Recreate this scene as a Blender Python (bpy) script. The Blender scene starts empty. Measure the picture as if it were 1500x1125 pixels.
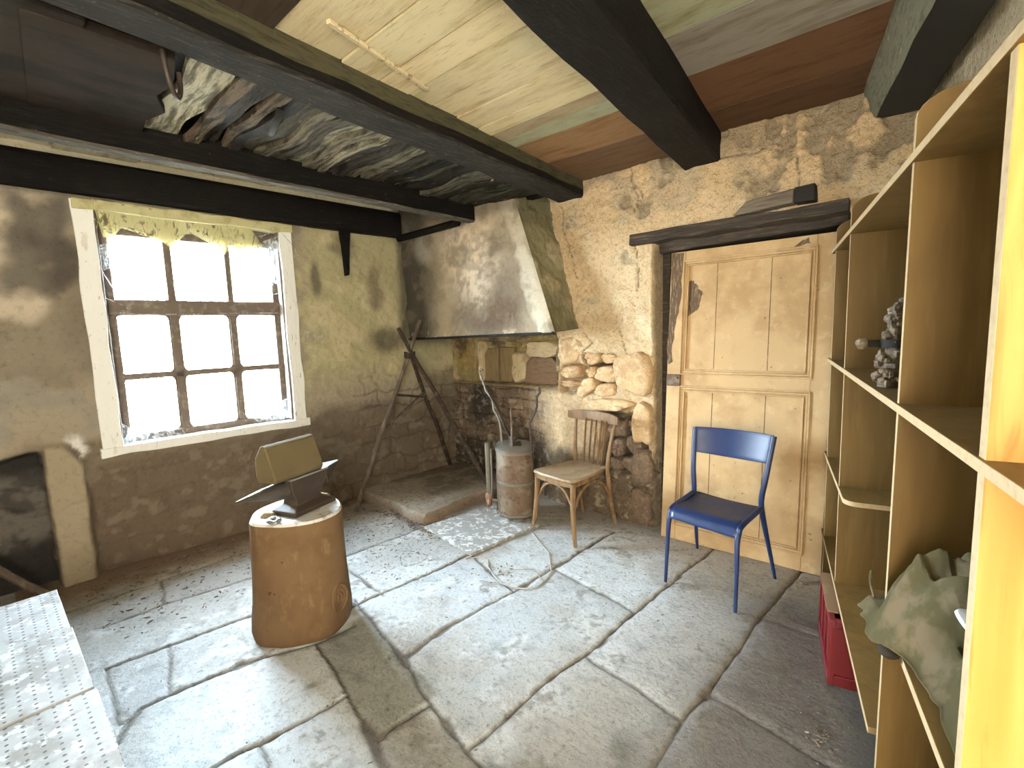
import bpy, math, random
import numpy as np
from mathutils import Vector, Matrix, Euler
random.seed(7)
rng = np.random.default_rng(7)
SC = bpy.context.scene
COL = SC.collection
PI = math.pi

# ------------------------------------------------------------------ noise
def _hash(ix, iy, iz, seed):
    h = (ix*374761393 + iy*668265263 + iz*1274126177 + seed*974634533) & 0xFFFFFFFF
    h = ((h ^ (h >> 13))*1274126177) & 0xFFFFFFFF
    h = h ^ (h >> 16)
    return (h & 0xFFFF)/65535.0
def vnoise(P, s, seed=0):
    Q = np.asarray(P, float)*s
    I = np.floor(Q).astype(np.int64); F = Q - I
    F = F*F*(3-2*F)
    r = 0
    for dx in (0, 1):
        for dy in (0, 1):
            for dz in (0, 1):
                w = (F[:, 0] if dx else 1-F[:, 0])*(F[:, 1] if dy else 1-F[:, 1])*(F[:, 2] if dz else 1-F[:, 2])
                r = r + w*_hash(I[:, 0]+dx, I[:, 1]+dy, I[:, 2]+dz, seed)
    return r
def fbm(P, s, seed=0, o=4):
    a, t, r = 1.0, 0.0, 0
    for i in range(o):
        r = r + a*vnoise(P, s*2**i, seed+i*17); t += a; a *= .5
    return r/t
def ss(x, a, b):
    t = np.clip((x-a)/(b-a), 0, 1); return t*t*(3-2*t)
def mixc(C, col, m):
    C += (np.array(col)[None, :]-C)*np.clip(m, 0, 1)[:, None]
def polydist(X, Y, pts):
    d = np.full(X.shape, 9.0)
    for (a, b) in zip(pts[:-1], pts[1:]):
        ax, ay, bx, by = *a, *b
        lo = .12
        m = (X > min(ax, bx)-lo) & (X < max(ax, bx)+lo) & (Y > min(ay, by)-lo) & (Y < max(ay, by)+lo)
        if not m.any(): continue
        vx, vy = bx-ax, by-ay
        t = np.clip(((X[m]-ax)*vx+(Y[m]-ay)*vy)/(vx*vx+vy*vy+1e-9), 0, 1)
        d[m] = np.minimum(d[m], np.hypot(X[m]-ax-t*vx, Y[m]-ay-t*vy))
    return d
def rectm(X, Y, x0, x1, y0, y1, e):
    return ss(X, x0-e, x0+e)*ss(-X, -x1-e, -x1+e)*ss(Y, y0-e, y0+e)*ss(-Y, -y1-e, -y1+e)
def blob(X, Y, cx, cy, rx, ry, e=.5):
    d = np.sqrt(((X-cx)/rx)**2+((Y-cy)/ry)**2)
    return 1-ss(d, 1-e, 1+e)

# ------------------------------------------------------------------ objects
def tag(o, label=None, cat=None, group=None, kind=None):
    if label: o['label'] = label
    if cat: o['category'] = cat
    if group: o['group'] = group
    if kind: o['kind'] = kind
    return o
def thing(name, label, cat, loc, group=None, kind=None):
    o = bpy.data.objects.new(name, None); o.empty_display_size = .1
    COL.objects.link(o); o.location = loc
    return tag(o, label, cat, group, kind)
def _org(p):
    v = Vector((0, 0, 0))
    while p is not None:
        v += p.location; p = p.parent
    return v
class MB:
    def __init__(s): s.v = []; s.f = []; s.m = []
    def add(s, vs, fs, mi=0):
        n = len(s.v); s.v += [tuple(map(float, p)) for p in vs]; s.f += [[i+n for i in f] for f in fs]; s.m += [mi]*len(fs); return s
    def hexa(s, p, mi=0):   # p: 4 bottom, 4 top
        return s.add(p, [(3, 2, 1, 0), (4, 5, 6, 7), (0, 1, 5, 4), (1, 2, 6, 5), (2, 3, 7, 6), (3, 0, 4, 7)], mi)
    def box(s, c, size, R=None, mi=0):
        p = []
        for dz in (-.5, .5):
            for dx, dy in ((-.5, -.5), (.5, -.5), (.5, .5), (-.5, .5)):
                q = Vector((dx*size[0], dy*size[1], dz*size[2]))
                if R is not None: q = R @ q
                p.append(Vector(c)+q)
        return s.hexa(p, mi)
    def fbox(s, O, U, V, W, u, v, w, mi=0):  # box in an oblique frame
        O, U, V, W = map(Vector, (O, U, V, W)); p = []
        for c in w:
            for a, b in ((u[0], v[0]), (u[1], v[0]), (u[1], v[1]), (u[0], v[1])): p.append(O+U*a+V*b+W*c)
        return s.hexa(p, mi)
    def prism(s, pts, O, U, V, W, w0, w1, mi=0):
        O, U, V, W = map(Vector, (O, U, V, W)); n = len(pts)
        a = [O+U*p[0]+V*p[1]+W*w0 for p in pts]; b = [O+U*p[0]+V*p[1]+W*w1 for p in pts]
        fs = [tuple(range(n-1, -1, -1)), tuple(range(n, 2*n))]+[(i, (i+1) % n, n+(i+1) % n, n+i) for i in range(n)]
        return s.add(a+b, fs, mi)
    def tube(s, pts, r, n=8, mi=0, cap=True, sq=(1, 1)):
        pts = [Vector(p) for p in pts]; k = len(pts)
        rr = list(r) if hasattr(r, '__len__') else [r]*k
        t0 = (pts[1]-pts[0]).normalized()
        up = Vector((0, 0, 1)) if abs(t0.z) < .9 else Vector((1, 0, 0))
        x = t0.cross(up).normalized(); vs = []; fs = []
        for i, p in enumerate(pts):
            t = ((pts[min(i+1, k-1)]-p).normalized()+(p-pts[max(i-1, 0)]).normalized()).normalized() if 0 < i < k-1 else (pts[min(i+1, k-1)]-pts[max(i-1, 0)]).normalized()
            x = (x-t*x.dot(t)).normalized(); y = t.cross(x)
            for j in range(n):
                a = 2*PI*j/n; vs.append(p+x*(math.cos(a)*rr[i]*sq[0])+y*(math.sin(a)*rr[i]*sq[1]))
        for i in range(k-1):
            for j in range(n):
                fs.append((i*n+j, i*n+(j+1) % n, (i+1)*n+(j+1) % n, (i+1)*n+j))
        if cap: fs += [tuple(range(n-1, -1, -1)), tuple(range((k-1)*n, k*n))]
        return s.add(vs, fs, mi)
    def loft(s, rings, mi=0, cap=True):
        n = len(rings[0]); vs = [p for r in rings for p in r]; fs = []
        for i in range(len(rings)-1):
            for j in range(n): fs.append((i*n+j, i*n+(j+1) % n, (i+1)*n+(j+1) % n, (i+1)*n+j))
        if cap: fs += [tuple(range(n-1, -1, -1)), tuple(range((len(rings)-1)*n, len(rings)*n))]
        return s.add(vs, fs, mi)
    def ball(s, c, r, mi=0, n=10, m=7, jit=0, R=None):
        c = Vector(c); rx, ry, rz = r if hasattr(r, '__len__') else (r, r, r); rings = []
        for i in range(1, m):
            th = PI*i/m; ring = []
            for j in range(n):
                ph = 2*PI*j/n; k = 1+random.uniform(-jit, jit)
                q = Vector((rx*math.sin(th)*math.cos(ph)*k, ry*math.sin(th)*math.sin(ph)*k, -rz*math.cos(th)*k))
                if R is not None: q = R @ q
                ring.append(c+q)
            rings.append(ring)
        return s.loft(rings, mi)
    def grid(s, P, mi=0, closed=False):
        a, b = P.shape[:2]; n = len(s.v)
        return s.add(P.reshape(-1, 3).tolist(), [(i*b+j, (i+1)*b+j, (i+1)*b+j+1, i*b+j+1) for i in range(a-1) for j in range(b-1)], mi)
    def build(s, name, mats, parent=None, origin=None, ang=35, bevel=0, solid=0, sub=0, flat=False):
        org = _org(parent) if parent is not None else Vector(origin or (0, 0, 0))
        me = bpy.data.meshes.new(name)
        me.from_pydata([(p[0]-org.x, p[1]-org.y, p[2]-org.z) for p in s.v], [], s.f)
        for m in (mats if isinstance(mats, (list, tuple)) else [mats]): me.materials.append(m)
        if any(s.m): me.polygons.foreach_set('material_index', s.m)
        o = bpy.data.objects.new(name, me); COL.objects.link(o)
        if parent is not None: o.parent = parent
        else: o.location = org
        me.update()
        if not flat:
            me.polygons.foreach_set('use_smooth', [True]*len(me.polygons)); me.set_sharp_from_angle(angle=math.radians(ang))
        if solid:
            k = o.modifiers.new('solid', 'SOLIDIFY'); k.thickness = solid; k.offset = 0
        if bevel:
            k = o.modifiers.new('bevel', 'BEVEL'); k.width = bevel; k.segments = 2; k.limit_method = 'ANGLE'; k.angle_limit = math.radians(40)
        if sub:
            k = o.modifiers.new('sub', 'SUBSURF'); k.levels = sub; k.render_levels = sub
        return o
def np_mesh(name, V, F, mats, col=None, smooth=True, kind=None, parent=None, mi=None):
    me = bpy.data.meshes.new(name)
    F = np.asarray(F, np.int32); nf, k = F.shape
    me.vertices.add(len(V)); me.vertices.foreach_set('co', np.asarray(V, np.float32).ravel())
    me.loops.add(nf*k); me.loops.foreach_set('vertex_index', F.ravel())
    me.polygons.add(nf); me.polygons.foreach_set('loop_start', np.arange(nf, dtype=np.int32)*k)
    me.polygons.foreach_set('use_smooth', np.full(nf, smooth))
    for m in (mats if isinstance(mats, (list, tuple)) else [mats]): me.materials.append(m)
    if mi is not None: me.polygons.foreach_set('material_index', np.asarray(mi, np.int32))
    me.update(calc_edges=True)
    if col is not None:
        a = me.color_attributes.new('Col', 'FLOAT_COLOR', 'POINT')
        a.data.foreach_set('color', np.concatenate([np.clip(col, 0, 1), np.ones((len(V), 1))], 1).astype(np.float32).ravel())
    o = bpy.data.objects.new(name, me); COL.objects.link(o)
    if parent is not None: o.parent = parent
    if kind: o['kind'] = kind
    return o
def gridfaces(nu, nv, keep=None):
    i, j = np.meshgrid(np.arange(nu-1), np.arange(nv-1), indexing='ij')
    F = np.stack([i*nv+j, (i+1)*nv+j, (i+1)*nv+j+1, i*nv+j+1], -1).reshape(-1, 4)
    if keep is not None: F = F[keep.reshape(-1)]
    return F

# ------------------------------------------------------------------ materials
class NT:
    def __init__(s, name):
        s.mat = bpy.data.materials.new(name); s.mat.use_nodes = True
        s.n = s.mat.node_tree.nodes; s.l = s.mat.node_tree.links; s.n.clear()
        s.out = s.n.new('ShaderNodeOutputMaterial'); s.tc = s.n.new('ShaderNodeNewGeometry')
    def link(s, a, b): s.l.new(a, b)
    def vec(s, st):
        m = s.n.new('ShaderNodeMapping'); m.inputs['Scale'].default_value = st; s.link(s.tc.outputs['Position'], m.inputs['Vector']); return m.outputs[0]
    def noise(s, sc, d=5, st=(1, 1, 1), kind='noise', dist=0):
        v = s.vec(st)
        if kind == 'vor':
            t = s.n.new('ShaderNodeTexVoronoi'); t.inputs['Scale'].default_value = sc; s.link(v, t.inputs['Vector']); return t.outputs['Distance']
        t = s.n.new('ShaderNodeTexNoise'); t.inputs['Scale'].default_value = sc; t.inputs['Detail'].default_value = d; t.inputs['Roughness'].default_value = .6
        t.inputs['Distortion'].default_value = dist; s.link(v, t.inputs['Vector']); return t.outputs[0]
    def ramp(s, x, lo, hi, a=0., b=1.):
        m = s.n.new('ShaderNodeMapRange'); m.interpolation_type = 'SMOOTHSTEP'
        m.inputs['From Min'].default_value = lo; m.inputs['From Max'].default_value = hi; m.inputs['To Min'].default_value = a; m.inputs['To Max'].default_value = b
        s.link(x, m.inputs['Value']); return m.outputs[0]
    def mix(s, fac, a, b, mode='MIX'):
        m = s.n.new('ShaderNodeMix'); m.data_type = 'RGBA'; m.blend_type = mode
        for k, v in ((0, fac), (6, a), (7, b)):
            if hasattr(v, 'is_linked') or hasattr(v, 'links'): s.link(v, m.inputs[k])
            else: m.inputs[k].default_value = v if k == 0 else (*v, 1)
        return m.outputs[2]
def M(name, col=(.5, .5, .5), rough=.85, layers=(), bump=(), attr=False, metal=0, spec=.3, var=None, sheen=0):
    t = NT(name); b = t.n.new('ShaderNodeBsdfPrincipled'); t.link(b.outputs[0], t.out.inputs[0])
    b.inputs['Roughness'].default_value = rough; b.inputs['Metallic'].default_value = metal; b.inputs['Specular IOR Level'].default_value = spec
    if attr:
        a = t.n.new('ShaderNodeVertexColor'); a.layer_name = 'Col'; c = a.outputs[0]
    else:
        r = t.n.new('ShaderNodeRGB'); r.outputs[0].default_value = (*col, 1); c = r.outputs[0]
    for L in layers:
        x = t.noise(L.get('s', 5), L.get('d', 5), L.get('st', (1, 1, 1)), L.get('kind', 'noise'), L.get('dist', 0))
        c = t.mix(t.ramp(x, L['lo'], L['hi'], 0, L.get('k', 1)), c, L['c'], L.get('mode', 'MIX'))
    t.link(c, b.inputs['Base Color'])
    prev = None
    for (sc, st_, dist, *rest) in bump:
        st = rest[0] if rest else (1, 1, 1); kind = rest[1] if len(rest) > 1 else 'noise'
        n = t.n.new('ShaderNodeBump'); n.inputs['Strength'].default_value = st_; n.inputs['Distance'].default_value = dist
        t.link(t.noise(sc, 6, st, kind), n.inputs['Height'])
        if prev is not None: t.link(prev, n.inputs['Normal'])
        prev = n.outputs[0]
    if prev is not None: t.link(prev, b.inputs['Normal'])
    return t.mat
DK = dict
m_plaster = M('plaster', attr=True, rough=.95, spec=.1,
    layers=[DK(s=34, d=7, lo=.5, hi=.66, c=(.66, .60, .52), k=.55, mode='MULTIPLY'), DK(s=85, d=4, lo=.60, hi=.68, c=(.34, .27, .2), k=.75, mode='MULTIPLY'), DK(s=14, d=6, lo=.52, hi=.66, c=(1, .92, .78), k=.16)],
    bump=[(26, 1.0, .03), (100, .9, .010)])
m_plaster_s = M('smoked_plaster', attr=True, rough=.9, spec=.15,
    layers=[DK(s=30, d=6, lo=.5, hi=.75, c=(.6, .56, .5), k=.5, mode='MULTIPLY'), DK(s=120, d=3, lo=.64, hi=.74, c=(.4, .34, .28), k=.5, mode='MULTIPLY')],
    bump=[(24, .6, .016), (90, .5, .006)])
m_floor = M('flagstone', attr=True, rough=.62, spec=.35,
    layers=[DK(s=48, d=7, lo=.5, hi=.68, c=(.62, .60, .58), k=.75, mode='MULTIPLY'), DK(s=9, d=8, lo=.5, hi=.66, c=(.66, .66, .65), k=.6, mode='MULTIPLY'), DK(s=150, d=2, lo=.63, hi=.71, c=(.30, .25, .21), k=.75, mode='MULTIPLY'), DK(s=80, d=3, lo=.69, hi=.76, c=(.8, .82, .82), k=.5)],
    bump=[(16, .45, .014), (60, .6, .008), (180, .45, .004)])
m_stone = M('exposed_stone', (.60, .42, .24), .95, [DK(s=6, lo=.4, hi=.62, c=(.40, .25, .14), k=.7), DK(s=22, lo=.5, hi=.7, c=(.80, .62, .38), k=.6), DK(s=60, d=3, lo=.58, hi=.7, c=(.22, .15, .1), k=.55)], [(18, .7, .025), (80, .6, .008)], spec=.1)
m_stone_d = M('rubble_stone', (.17, .118, .08), .95, [DK(s=7, lo=.42, hi=.62, c=(.14, .1, .075), k=.8), DK(s=28, lo=.52, hi=.7, c=(.28, .2, .14), k=.6)], [(18, .9, .03), (80, .6, .008)], spec=.1)
m_soot = M('sooty_timber', (.0065, .0055, .005), .75, [DK(s=10, st=(8, .8, 8), lo=.52, hi=.72, c=(.017, .0145, .012), k=.8), DK(s=40, lo=.66, hi=.75, c=(.12, .1, .08), k=.5)], [(14, .5, .012, (6, .6, 6)), (60, .4, .005)], spec=.12)
m_soot_b = M('worn_sooty_timber', (.02, .0175, .0155), .95, [DK(s=10, st=(8, .8, 8), lo=.48, hi=.68, c=(.05, .045, .04), k=.9), DK(s=55, lo=.64, hi=.74, c=(.25, .21, .16), k=.5)], [(14, .5, .012, (6, .6, 6)), (60, .4, .005)], spec=.12)
m_joist = M('grey_joist_underside', (.09, .08, .066), .9, [DK(s=9, st=(7, .7, 7), lo=.46, hi=.62, c=(.03, .026, .022), k=.8), DK(s=14, st=(5, 1, 5), lo=.6, hi=.7, c=(.26, .23, .18), k=.8)], [(14, .5, .012, (6, .6, 6))], spec=.1)  # greyer, streaked tone for the joist's underside
m_lintel = M('blackened_oak', (.035, .026, .02), .8, [DK(s=8, st=(.8, 6, 8), lo=.5, hi=.7, c=(.12, .085, .06), k=.8), DK(s=45, lo=.62, hi=.75, c=(.2, .15, .1), k=.5)], [(12, .6, .012, (.7, 6, 6)), (60, .4, .005)])
m_greenwood = M('green_grey_beam', (.17, .17, .125), .85, [DK(s=8, st=(8, .8, 8), lo=.46, hi=.66, c=(.09, .09, .065), k=.8), DK(s=12, st=(5, 1, 5), lo=.58, hi=.7, c=(.34, .28, .18), k=.7)], [(14, .5, .01, (6, .6, 6))])
m_olivewood = M('olive_smoked_beam', (.055, .05, .025), .9, [DK(s=8, st=(8, .8, 8), lo=.46, hi=.66, c=(.02, .018, .011), k=.8), DK(s=30, lo=.62, hi=.72, c=(.11, .095, .055), k=.6)], [(14, .4, .01, (6, .6, 6))])
m_board = M('ceiling_board', attr=True, rough=.85, spec=.15,
    layers=[DK(s=5, d=6, st=(.6, 3, 1), lo=.45, hi=.72, c=(.62, .52, .38), k=.75, mode='MULTIPLY'), DK(s=22, d=5, st=(.5, 4, 1), lo=.55, hi=.72, c=(.55, .46, .36), k=.6, mode='MULTIPLY'), DK(s=60, d=3, lo=.68, hi=.75, c=(.25, .2, .14), k=.6, mode='MULTIPLY')],
    bump=[(12, .25, .006, (.5, 5, 1)), (60, .2, .002)])
m_lath = M('split_lath', attr=True, rough=.85, spec=.15,
    layers=[DK(s=8, d=6, st=(.7, 5, 1), lo=.42, hi=.62, c=(.12, .10, .08), k=.85, mode='MULTIPLY'), DK(s=30, d=5, st=(.6, 5, 1), lo=.5, hi=.66, c=(.4, .34, .28), k=.7, mode='MULTIPLY'), DK(s=14, d=4, st=(.6, 3, 1), lo=.66, hi=.72, c=(.5, .36, .2), k=.7)],
    bump=[(10, .7, .02, (.6, 6, 1)), (50, .5, .006)])
m_darkpanel = M('soot_film_plaster', (.034, .027, .022), 1.0, [DK(s=4, st=(2.5, .7, 1), lo=.42, hi=.66, c=(.017, .015, .014), k=.85), DK(s=18, st=(3, .7, 1), lo=.6, hi=.72, c=(.055, .048, .04), k=.5), DK(s=50, lo=.72, hi=.78, c=(.4, .36, .3), k=.5)], [(10, .3, .01)], spec=.02)
m_pine = M('shaded_plywood', (.155, .092, .027), .6, [DK(s=2.2, d=3, st=(4, 4, .5), lo=.42, hi=.62, c=(.12, .068, .02), k=.7, dist=1.2), DK(s=9, d=4, st=(6, 6, .5), lo=.5, hi=.7, c=(.19, .12, .044), k=.4), DK(s=6, d=1, lo=.80, hi=.84, c=(.16, .09, .04), k=.8)], [(40, .1, .002, (4, 4, .4))], spec=.25)  # shelf plywood with the shade painted into its colour
m_pine_lit = M('lit_plywood', (.37, .185, .034), .55, [DK(s=1.6, d=2, st=(3, 3, .45), lo=.40, hi=.58, c=(.46, .275, .078), k=.9, dist=2.2), DK(s=7, d=3, st=(5, 5, .5), lo=.54, hi=.7, c=(.26, .11, .017), k=.7, dist=1), DK(s=9, d=1, lo=.82, hi=.86, c=(.25, .12, .05), k=.8)], [(40, .1, .002, (4, 4, .4))], spec=.3)  # same plywood for the near panel, warm light painted into its colour
m_edge = M('plywood_edge', (.44, .315, .18), .6, [DK(s=60, d=3, lo=.45, hi=.7, c=(.33, .22, .11), k=.5)], spec=.25)
m_doorp = M('cream_door_paint', (.52, .355, .185), .6, [DK(s=3.2, d=6, lo=.46, hi=.66, c=(.38, .235, .11), k=.8), DK(s=14, d=6, lo=.55, hi=.66, c=(.62, .48, .30), k=.28), DK(s=2.0, d=7, lo=.5, hi=.62, c=(.33, .20, .09), k=.4), DK(s=26, d=4, lo=.67, hi=.72, c=(.17, .105, .06), k=.9), DK(s=70, d=3, lo=.68, hi=.74, c=(.3, .2, .12), k=.6)], [(30, .25, .004), (100, .2, .002)], spec=.35)
m_doord = M('bare_door_wood', (.10, .065, .04), .85, [DK(s=20, st=(5, 5, .6), lo=.5, hi=.66, c=(.34, .24, .14), k=.75)], [(30, .5, .006, (4, 4, .5))])
m_blue = M('blue_enamel', (.0045, .017, .080), .42, [DK(s=18, d=4, lo=.5, hi=.75, c=(.0025, .008, .035), k=.7), DK(s=60, d=2, lo=.76, hi=.79, c=(.35, .38, .42), k=.8)], [(40, .1, .002)], spec=.5)
m_blueseat = M('worn_blue_seat', (.008, .017, .058), .5, [DK(s=9, d=5, st=(6, .8, 1), lo=.48, hi=.64, c=(.022, .022, .028), k=.9), DK(s=25, d=4, st=(4, .8, 1), lo=.58, hi=.7, c=(.06, .055, .05), k=.7)], [(14, .4, .006, (5, .7, 1))], spec=.5)
m_chairw = M('worn_beech', (.20, .118, .056), .55, [DK(s=7, st=(3, 3, .7), lo=.44, hi=.64, c=(.115, .064, .03), k=.8), DK(s=26, lo=.58, hi=.7, c=(.36, .26, .16), k=.5), DK(s=60, lo=.68, hi=.74, c=(.1, .06, .03), k=.6)], [(24, .25, .004)], spec=.35)
m_seatw = M('dusty_seat_wood', (.34, .25, .165), .6, [DK(s=6, lo=.46, hi=.64, c=(.24, .155, .085), k=.8), DK(s=26, lo=.56, hi=.7, c=(.55, .45, .33), k=.6)], [(24, .25, .004)], spec=.3)
m_stump = M('barked_log', (.15, .09, .043), .8, [DK(s=5, d=5, lo=.46, hi=.66, c=(.12, .068, .03), k=.8), DK(s=12, d=5, st=(1, 1, .5), lo=.54, hi=.7, c=(.24, .16, .085), k=.6), DK(s=16, d=3, lo=.68, hi=.73, c=(.05, .025, .012), k=.85), DK(s=3, d=4, st=(1, 1, .3), lo=.48, hi=.6, c=(.10, .05, .02), k=.55)], [(9, .3, .012), (50, .3, .004)], spec=.25)
m_stumpb = M('grey_log_foot', (.25, .18, .095), .85, [DK(s=8, d=5, lo=.45, hi=.64, c=(.14, .105, .055), k=.8)], [(14, .4, .012)], spec=.2)
m_endgrain = M('sawn_end_grain', (.64, .63, .61), .8, [DK(s=20, d=5, lo=.5, hi=.68, c=(.28, .22, .17), k=.7), DK(s=60, lo=.66, hi=.74, c=(.08, .06, .05), k=.7)], [(30, .5, .006)])
m_iron = M('dark_iron', (.045, .032, .024), .55, [DK(s=12, lo=.48, hi=.7, c=(.075, .052, .036), k=.7)], [(40, .25, .003)], metal=.1, spec=.35)
m_ironpol = M('worn_steel', (.34, .36, .36), .42, [DK(s=16, lo=.5, hi=.7, c=(.18, .19, .19), k=.7)], [(40, .15, .002)], metal=.75, spec=.5)
m_horn = M('rubbed_horn_iron', (.085, .075, .066), .42, [DK(s=12, lo=.48, hi=.7, c=(.05, .04, .033), k=.7)], [(40, .2, .003)], metal=.35, spec=.5)
m_ironrust = M('rusty_iron', (.12, .075, .052), .75, [DK(s=14, lo=.46, hi=.66, c=(.22, .17, .14), k=.8), DK(s=45, lo=.6, hi=.7, c=(.06, .04, .03), k=.7)], [(40, .4, .004)], metal=.25, spec=.4)
m_block = M('tan_block', (.13, .10, .052), .85, [DK(s=8, lo=.46, hi=.66, c=(.10, .074, .038), k=.6), DK(s=40, lo=.66, hi=.74, c=(.12, .085, .05), k=.5)], [(30, .2, .003)], spec=.2)
m_pole = M('grey_brown_pole', (.09, .066, .048), .85, [DK(s=20, st=(1, 1, .2), lo=.45, hi=.65, c=(.20, .16, .125), k=.7), DK(s=60, lo=.6, hi=.72, c=(.04, .03, .02), k=.6)], [(40, .5, .006)])
m_pole_d = M('dark_pole', (.04, .025, .018), .85, [DK(s=20, lo=.5, hi=.7, c=(.13, .095, .07), k=.7)], [(40, .5, .006)])
m_tank = M('rusty_sprayer_metal', (.15, .10, .066), .62, [DK(s=7, lo=.45, hi=.65, c=(.25, .215, .165), k=.75), DK(s=20, d=6, lo=.5, hi=.64, c=(.10, .05, .028), k=.75), DK(s=55, lo=.62, hi=.72, c=(.08, .05, .035), k=.6)], [(40, .35, .003)], metal=.25, spec=.4)
m_tanktop = M('dull_sprayer_lid', (.17, .155, .13), .5, [DK(s=9, lo=.45, hi=.65, c=(.2, .16, .12), k=.8), DK(s=40, lo=.6, hi=.7, c=(.34, .32, .28), k=.5)], [(40, .25, .003)], metal=.35, spec=.45)
m_copper = M('tarnished_copper', (.22, .12, .085), .55, [DK(s=20, lo=.5, hi=.68, c=(.14, .115, .09), k=.7)], [(50, .2, .002)], metal=.4, spec=.4)
m_wire = M('pale_wire', (.50, .48, .44), .5, [DK(s=40, lo=.5, hi=.7, c=(.28, .25, .22), k=.7)], metal=.2)
m_redplas = M('red_crate_plastic', (.155, .010, .015), .45, [DK(s=9, lo=.5, hi=.7, c=(.11, .016, .019), k=.6), DK(s=30, lo=.62, hi=.75, c=(.24, .08, .075), k=.4)], spec=.45)
m_card = M('brown_cardboard', (.24, .15, .085), .9, [DK(s=12, lo=.5, hi=.7, c=(.33, .23, .14), k=.6)])
m_cloth = M('khaki_cloth', (.072, .058, .027), .95, [DK(s=9, d=4, lo=.46, hi=.6, c=(.13, .096, .056), k=.85), DK(s=7, d=3, lo=.56, hi=.68, c=(.068, .066, .030), k=.6)], [(160, .25, .002)], spec=.1)
m_clothin = M('dark_lining', (.022, .015, .011), .95)
m_white = M('white_plastic', (.75, .74, .72), .5)
m_casing = M('flaking_white_paint', (.88, .89, .87), .7, [DK(s=14, d=6, st=(1, 1, .35), lo=.6, hi=.7, c=(.62, .56, .46), k=.6), DK(s=60, d=4, st=(1, 1, .3), lo=.64, hi=.70, c=(.3, .25, .2), k=.7)], [(40, .7, .008, (1, 1, .3)), (110, .5, .003)], spec=.3)
m_casing_y = M('yellowed_paint', (.50, .47, .26), .75, [DK(s=10, d=5, lo=.5, hi=.66, c=(.33, .28, .13), k=.7), DK(s=40, lo=.6, hi=.7, c=(.6, .58, .4), k=.6)], [(40, .5, .006)])
m_reveal = M('stained_reveal', (.22, .16, .115), .9, [DK(s=10, lo=.45, hi=.65, c=(.12, .09, .065), k=.8)], [(30, .4, .006)])
m_sash = M('grey_brown_sash', (.16, .125, .10), .7, [DK(s=20, lo=.5, hi=.66, c=(.28, .25, .21), k=.7)], [(50, .3, .003)])
m_slabd = M('hearth_stone', attr=True, rough=.9, spec=.15, layers=[DK(s=30, d=6, lo=.45, hi=.7, c=(.6, .56, .5), k=.7, mode='MULTIPLY'), DK(s=110, d=3, lo=.64, hi=.72, c=(1, .95, .9), k=.25)], bump=[(20, .6, .014), (90, .5, .005)])
m_plate = M('whitewashed_plate', (.36, .36, .35), .7, [DK(s=22, d=6, lo=.5, hi=.60, c=(.78, .80, .80), k=.85), DK(s=36, d=6, lo=.56, hi=.66, c=(.25, .22, .19), k=.75)], [(30, .5, .006)])
m_debris = M('dry_litter', (.20, .16, .12), .95, [DK(s=9, lo=.4, hi=.6, c=(.09, .065, .045), k=.8), DK(s=31, lo=.56, hi=.66, c=(.5, .46, .4), k=.8)])
m_grass = M('pale_gravel', (.27, .255, .22), .95, [DK(s=2, lo=.45, hi=.6, c=(.33, .31, .26), k=.8)])
m_leaf = M('tree_leaves', (.002, .0052, .0062), .8, [DK(s=3, lo=.45, hi=.6, c=(.003, .007, .008), k=.8)])
m_orna = M('encrusted_shell', (.11, .08, .052), .7, [DK(s=60, lo=.45, hi=.62, c=(.22, .17, .115), k=.8), DK(s=30, lo=.5, hi=.6, c=(.045, .03, .02), k=.8)], [(120, .6, .004)])
m_black = M('charred_black', (.012, .01, .009), .8)
m_niche = M('old_brown_plank', (.17, .105, .06), .85, [DK(s=12, st=(1, 1, 5), lo=.48, hi=.66, c=(.10, .06, .035), k=.8), DK(s=30, st=(1, 1, 4), lo=.6, hi=.7, c=(.28, .2, .12), k=.6)], [(20, .5, .01, (1, 1, 5))])
m_niche_v = M('old_pale_plank', (.24, .175, .085), .85, [DK(s=12, st=(5, 5, .6), lo=.48, hi=.66, c=(.15, .10, .05), k=.8)], [(20, .5, .01, (5, 5, .6))])
m_cream = M('cream_lime', (.55, .45, .29), .95, [DK(s=10, lo=.5, hi=.66, c=(.38, .28, .17), k=.7)], [(30, .6, .012)])

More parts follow.
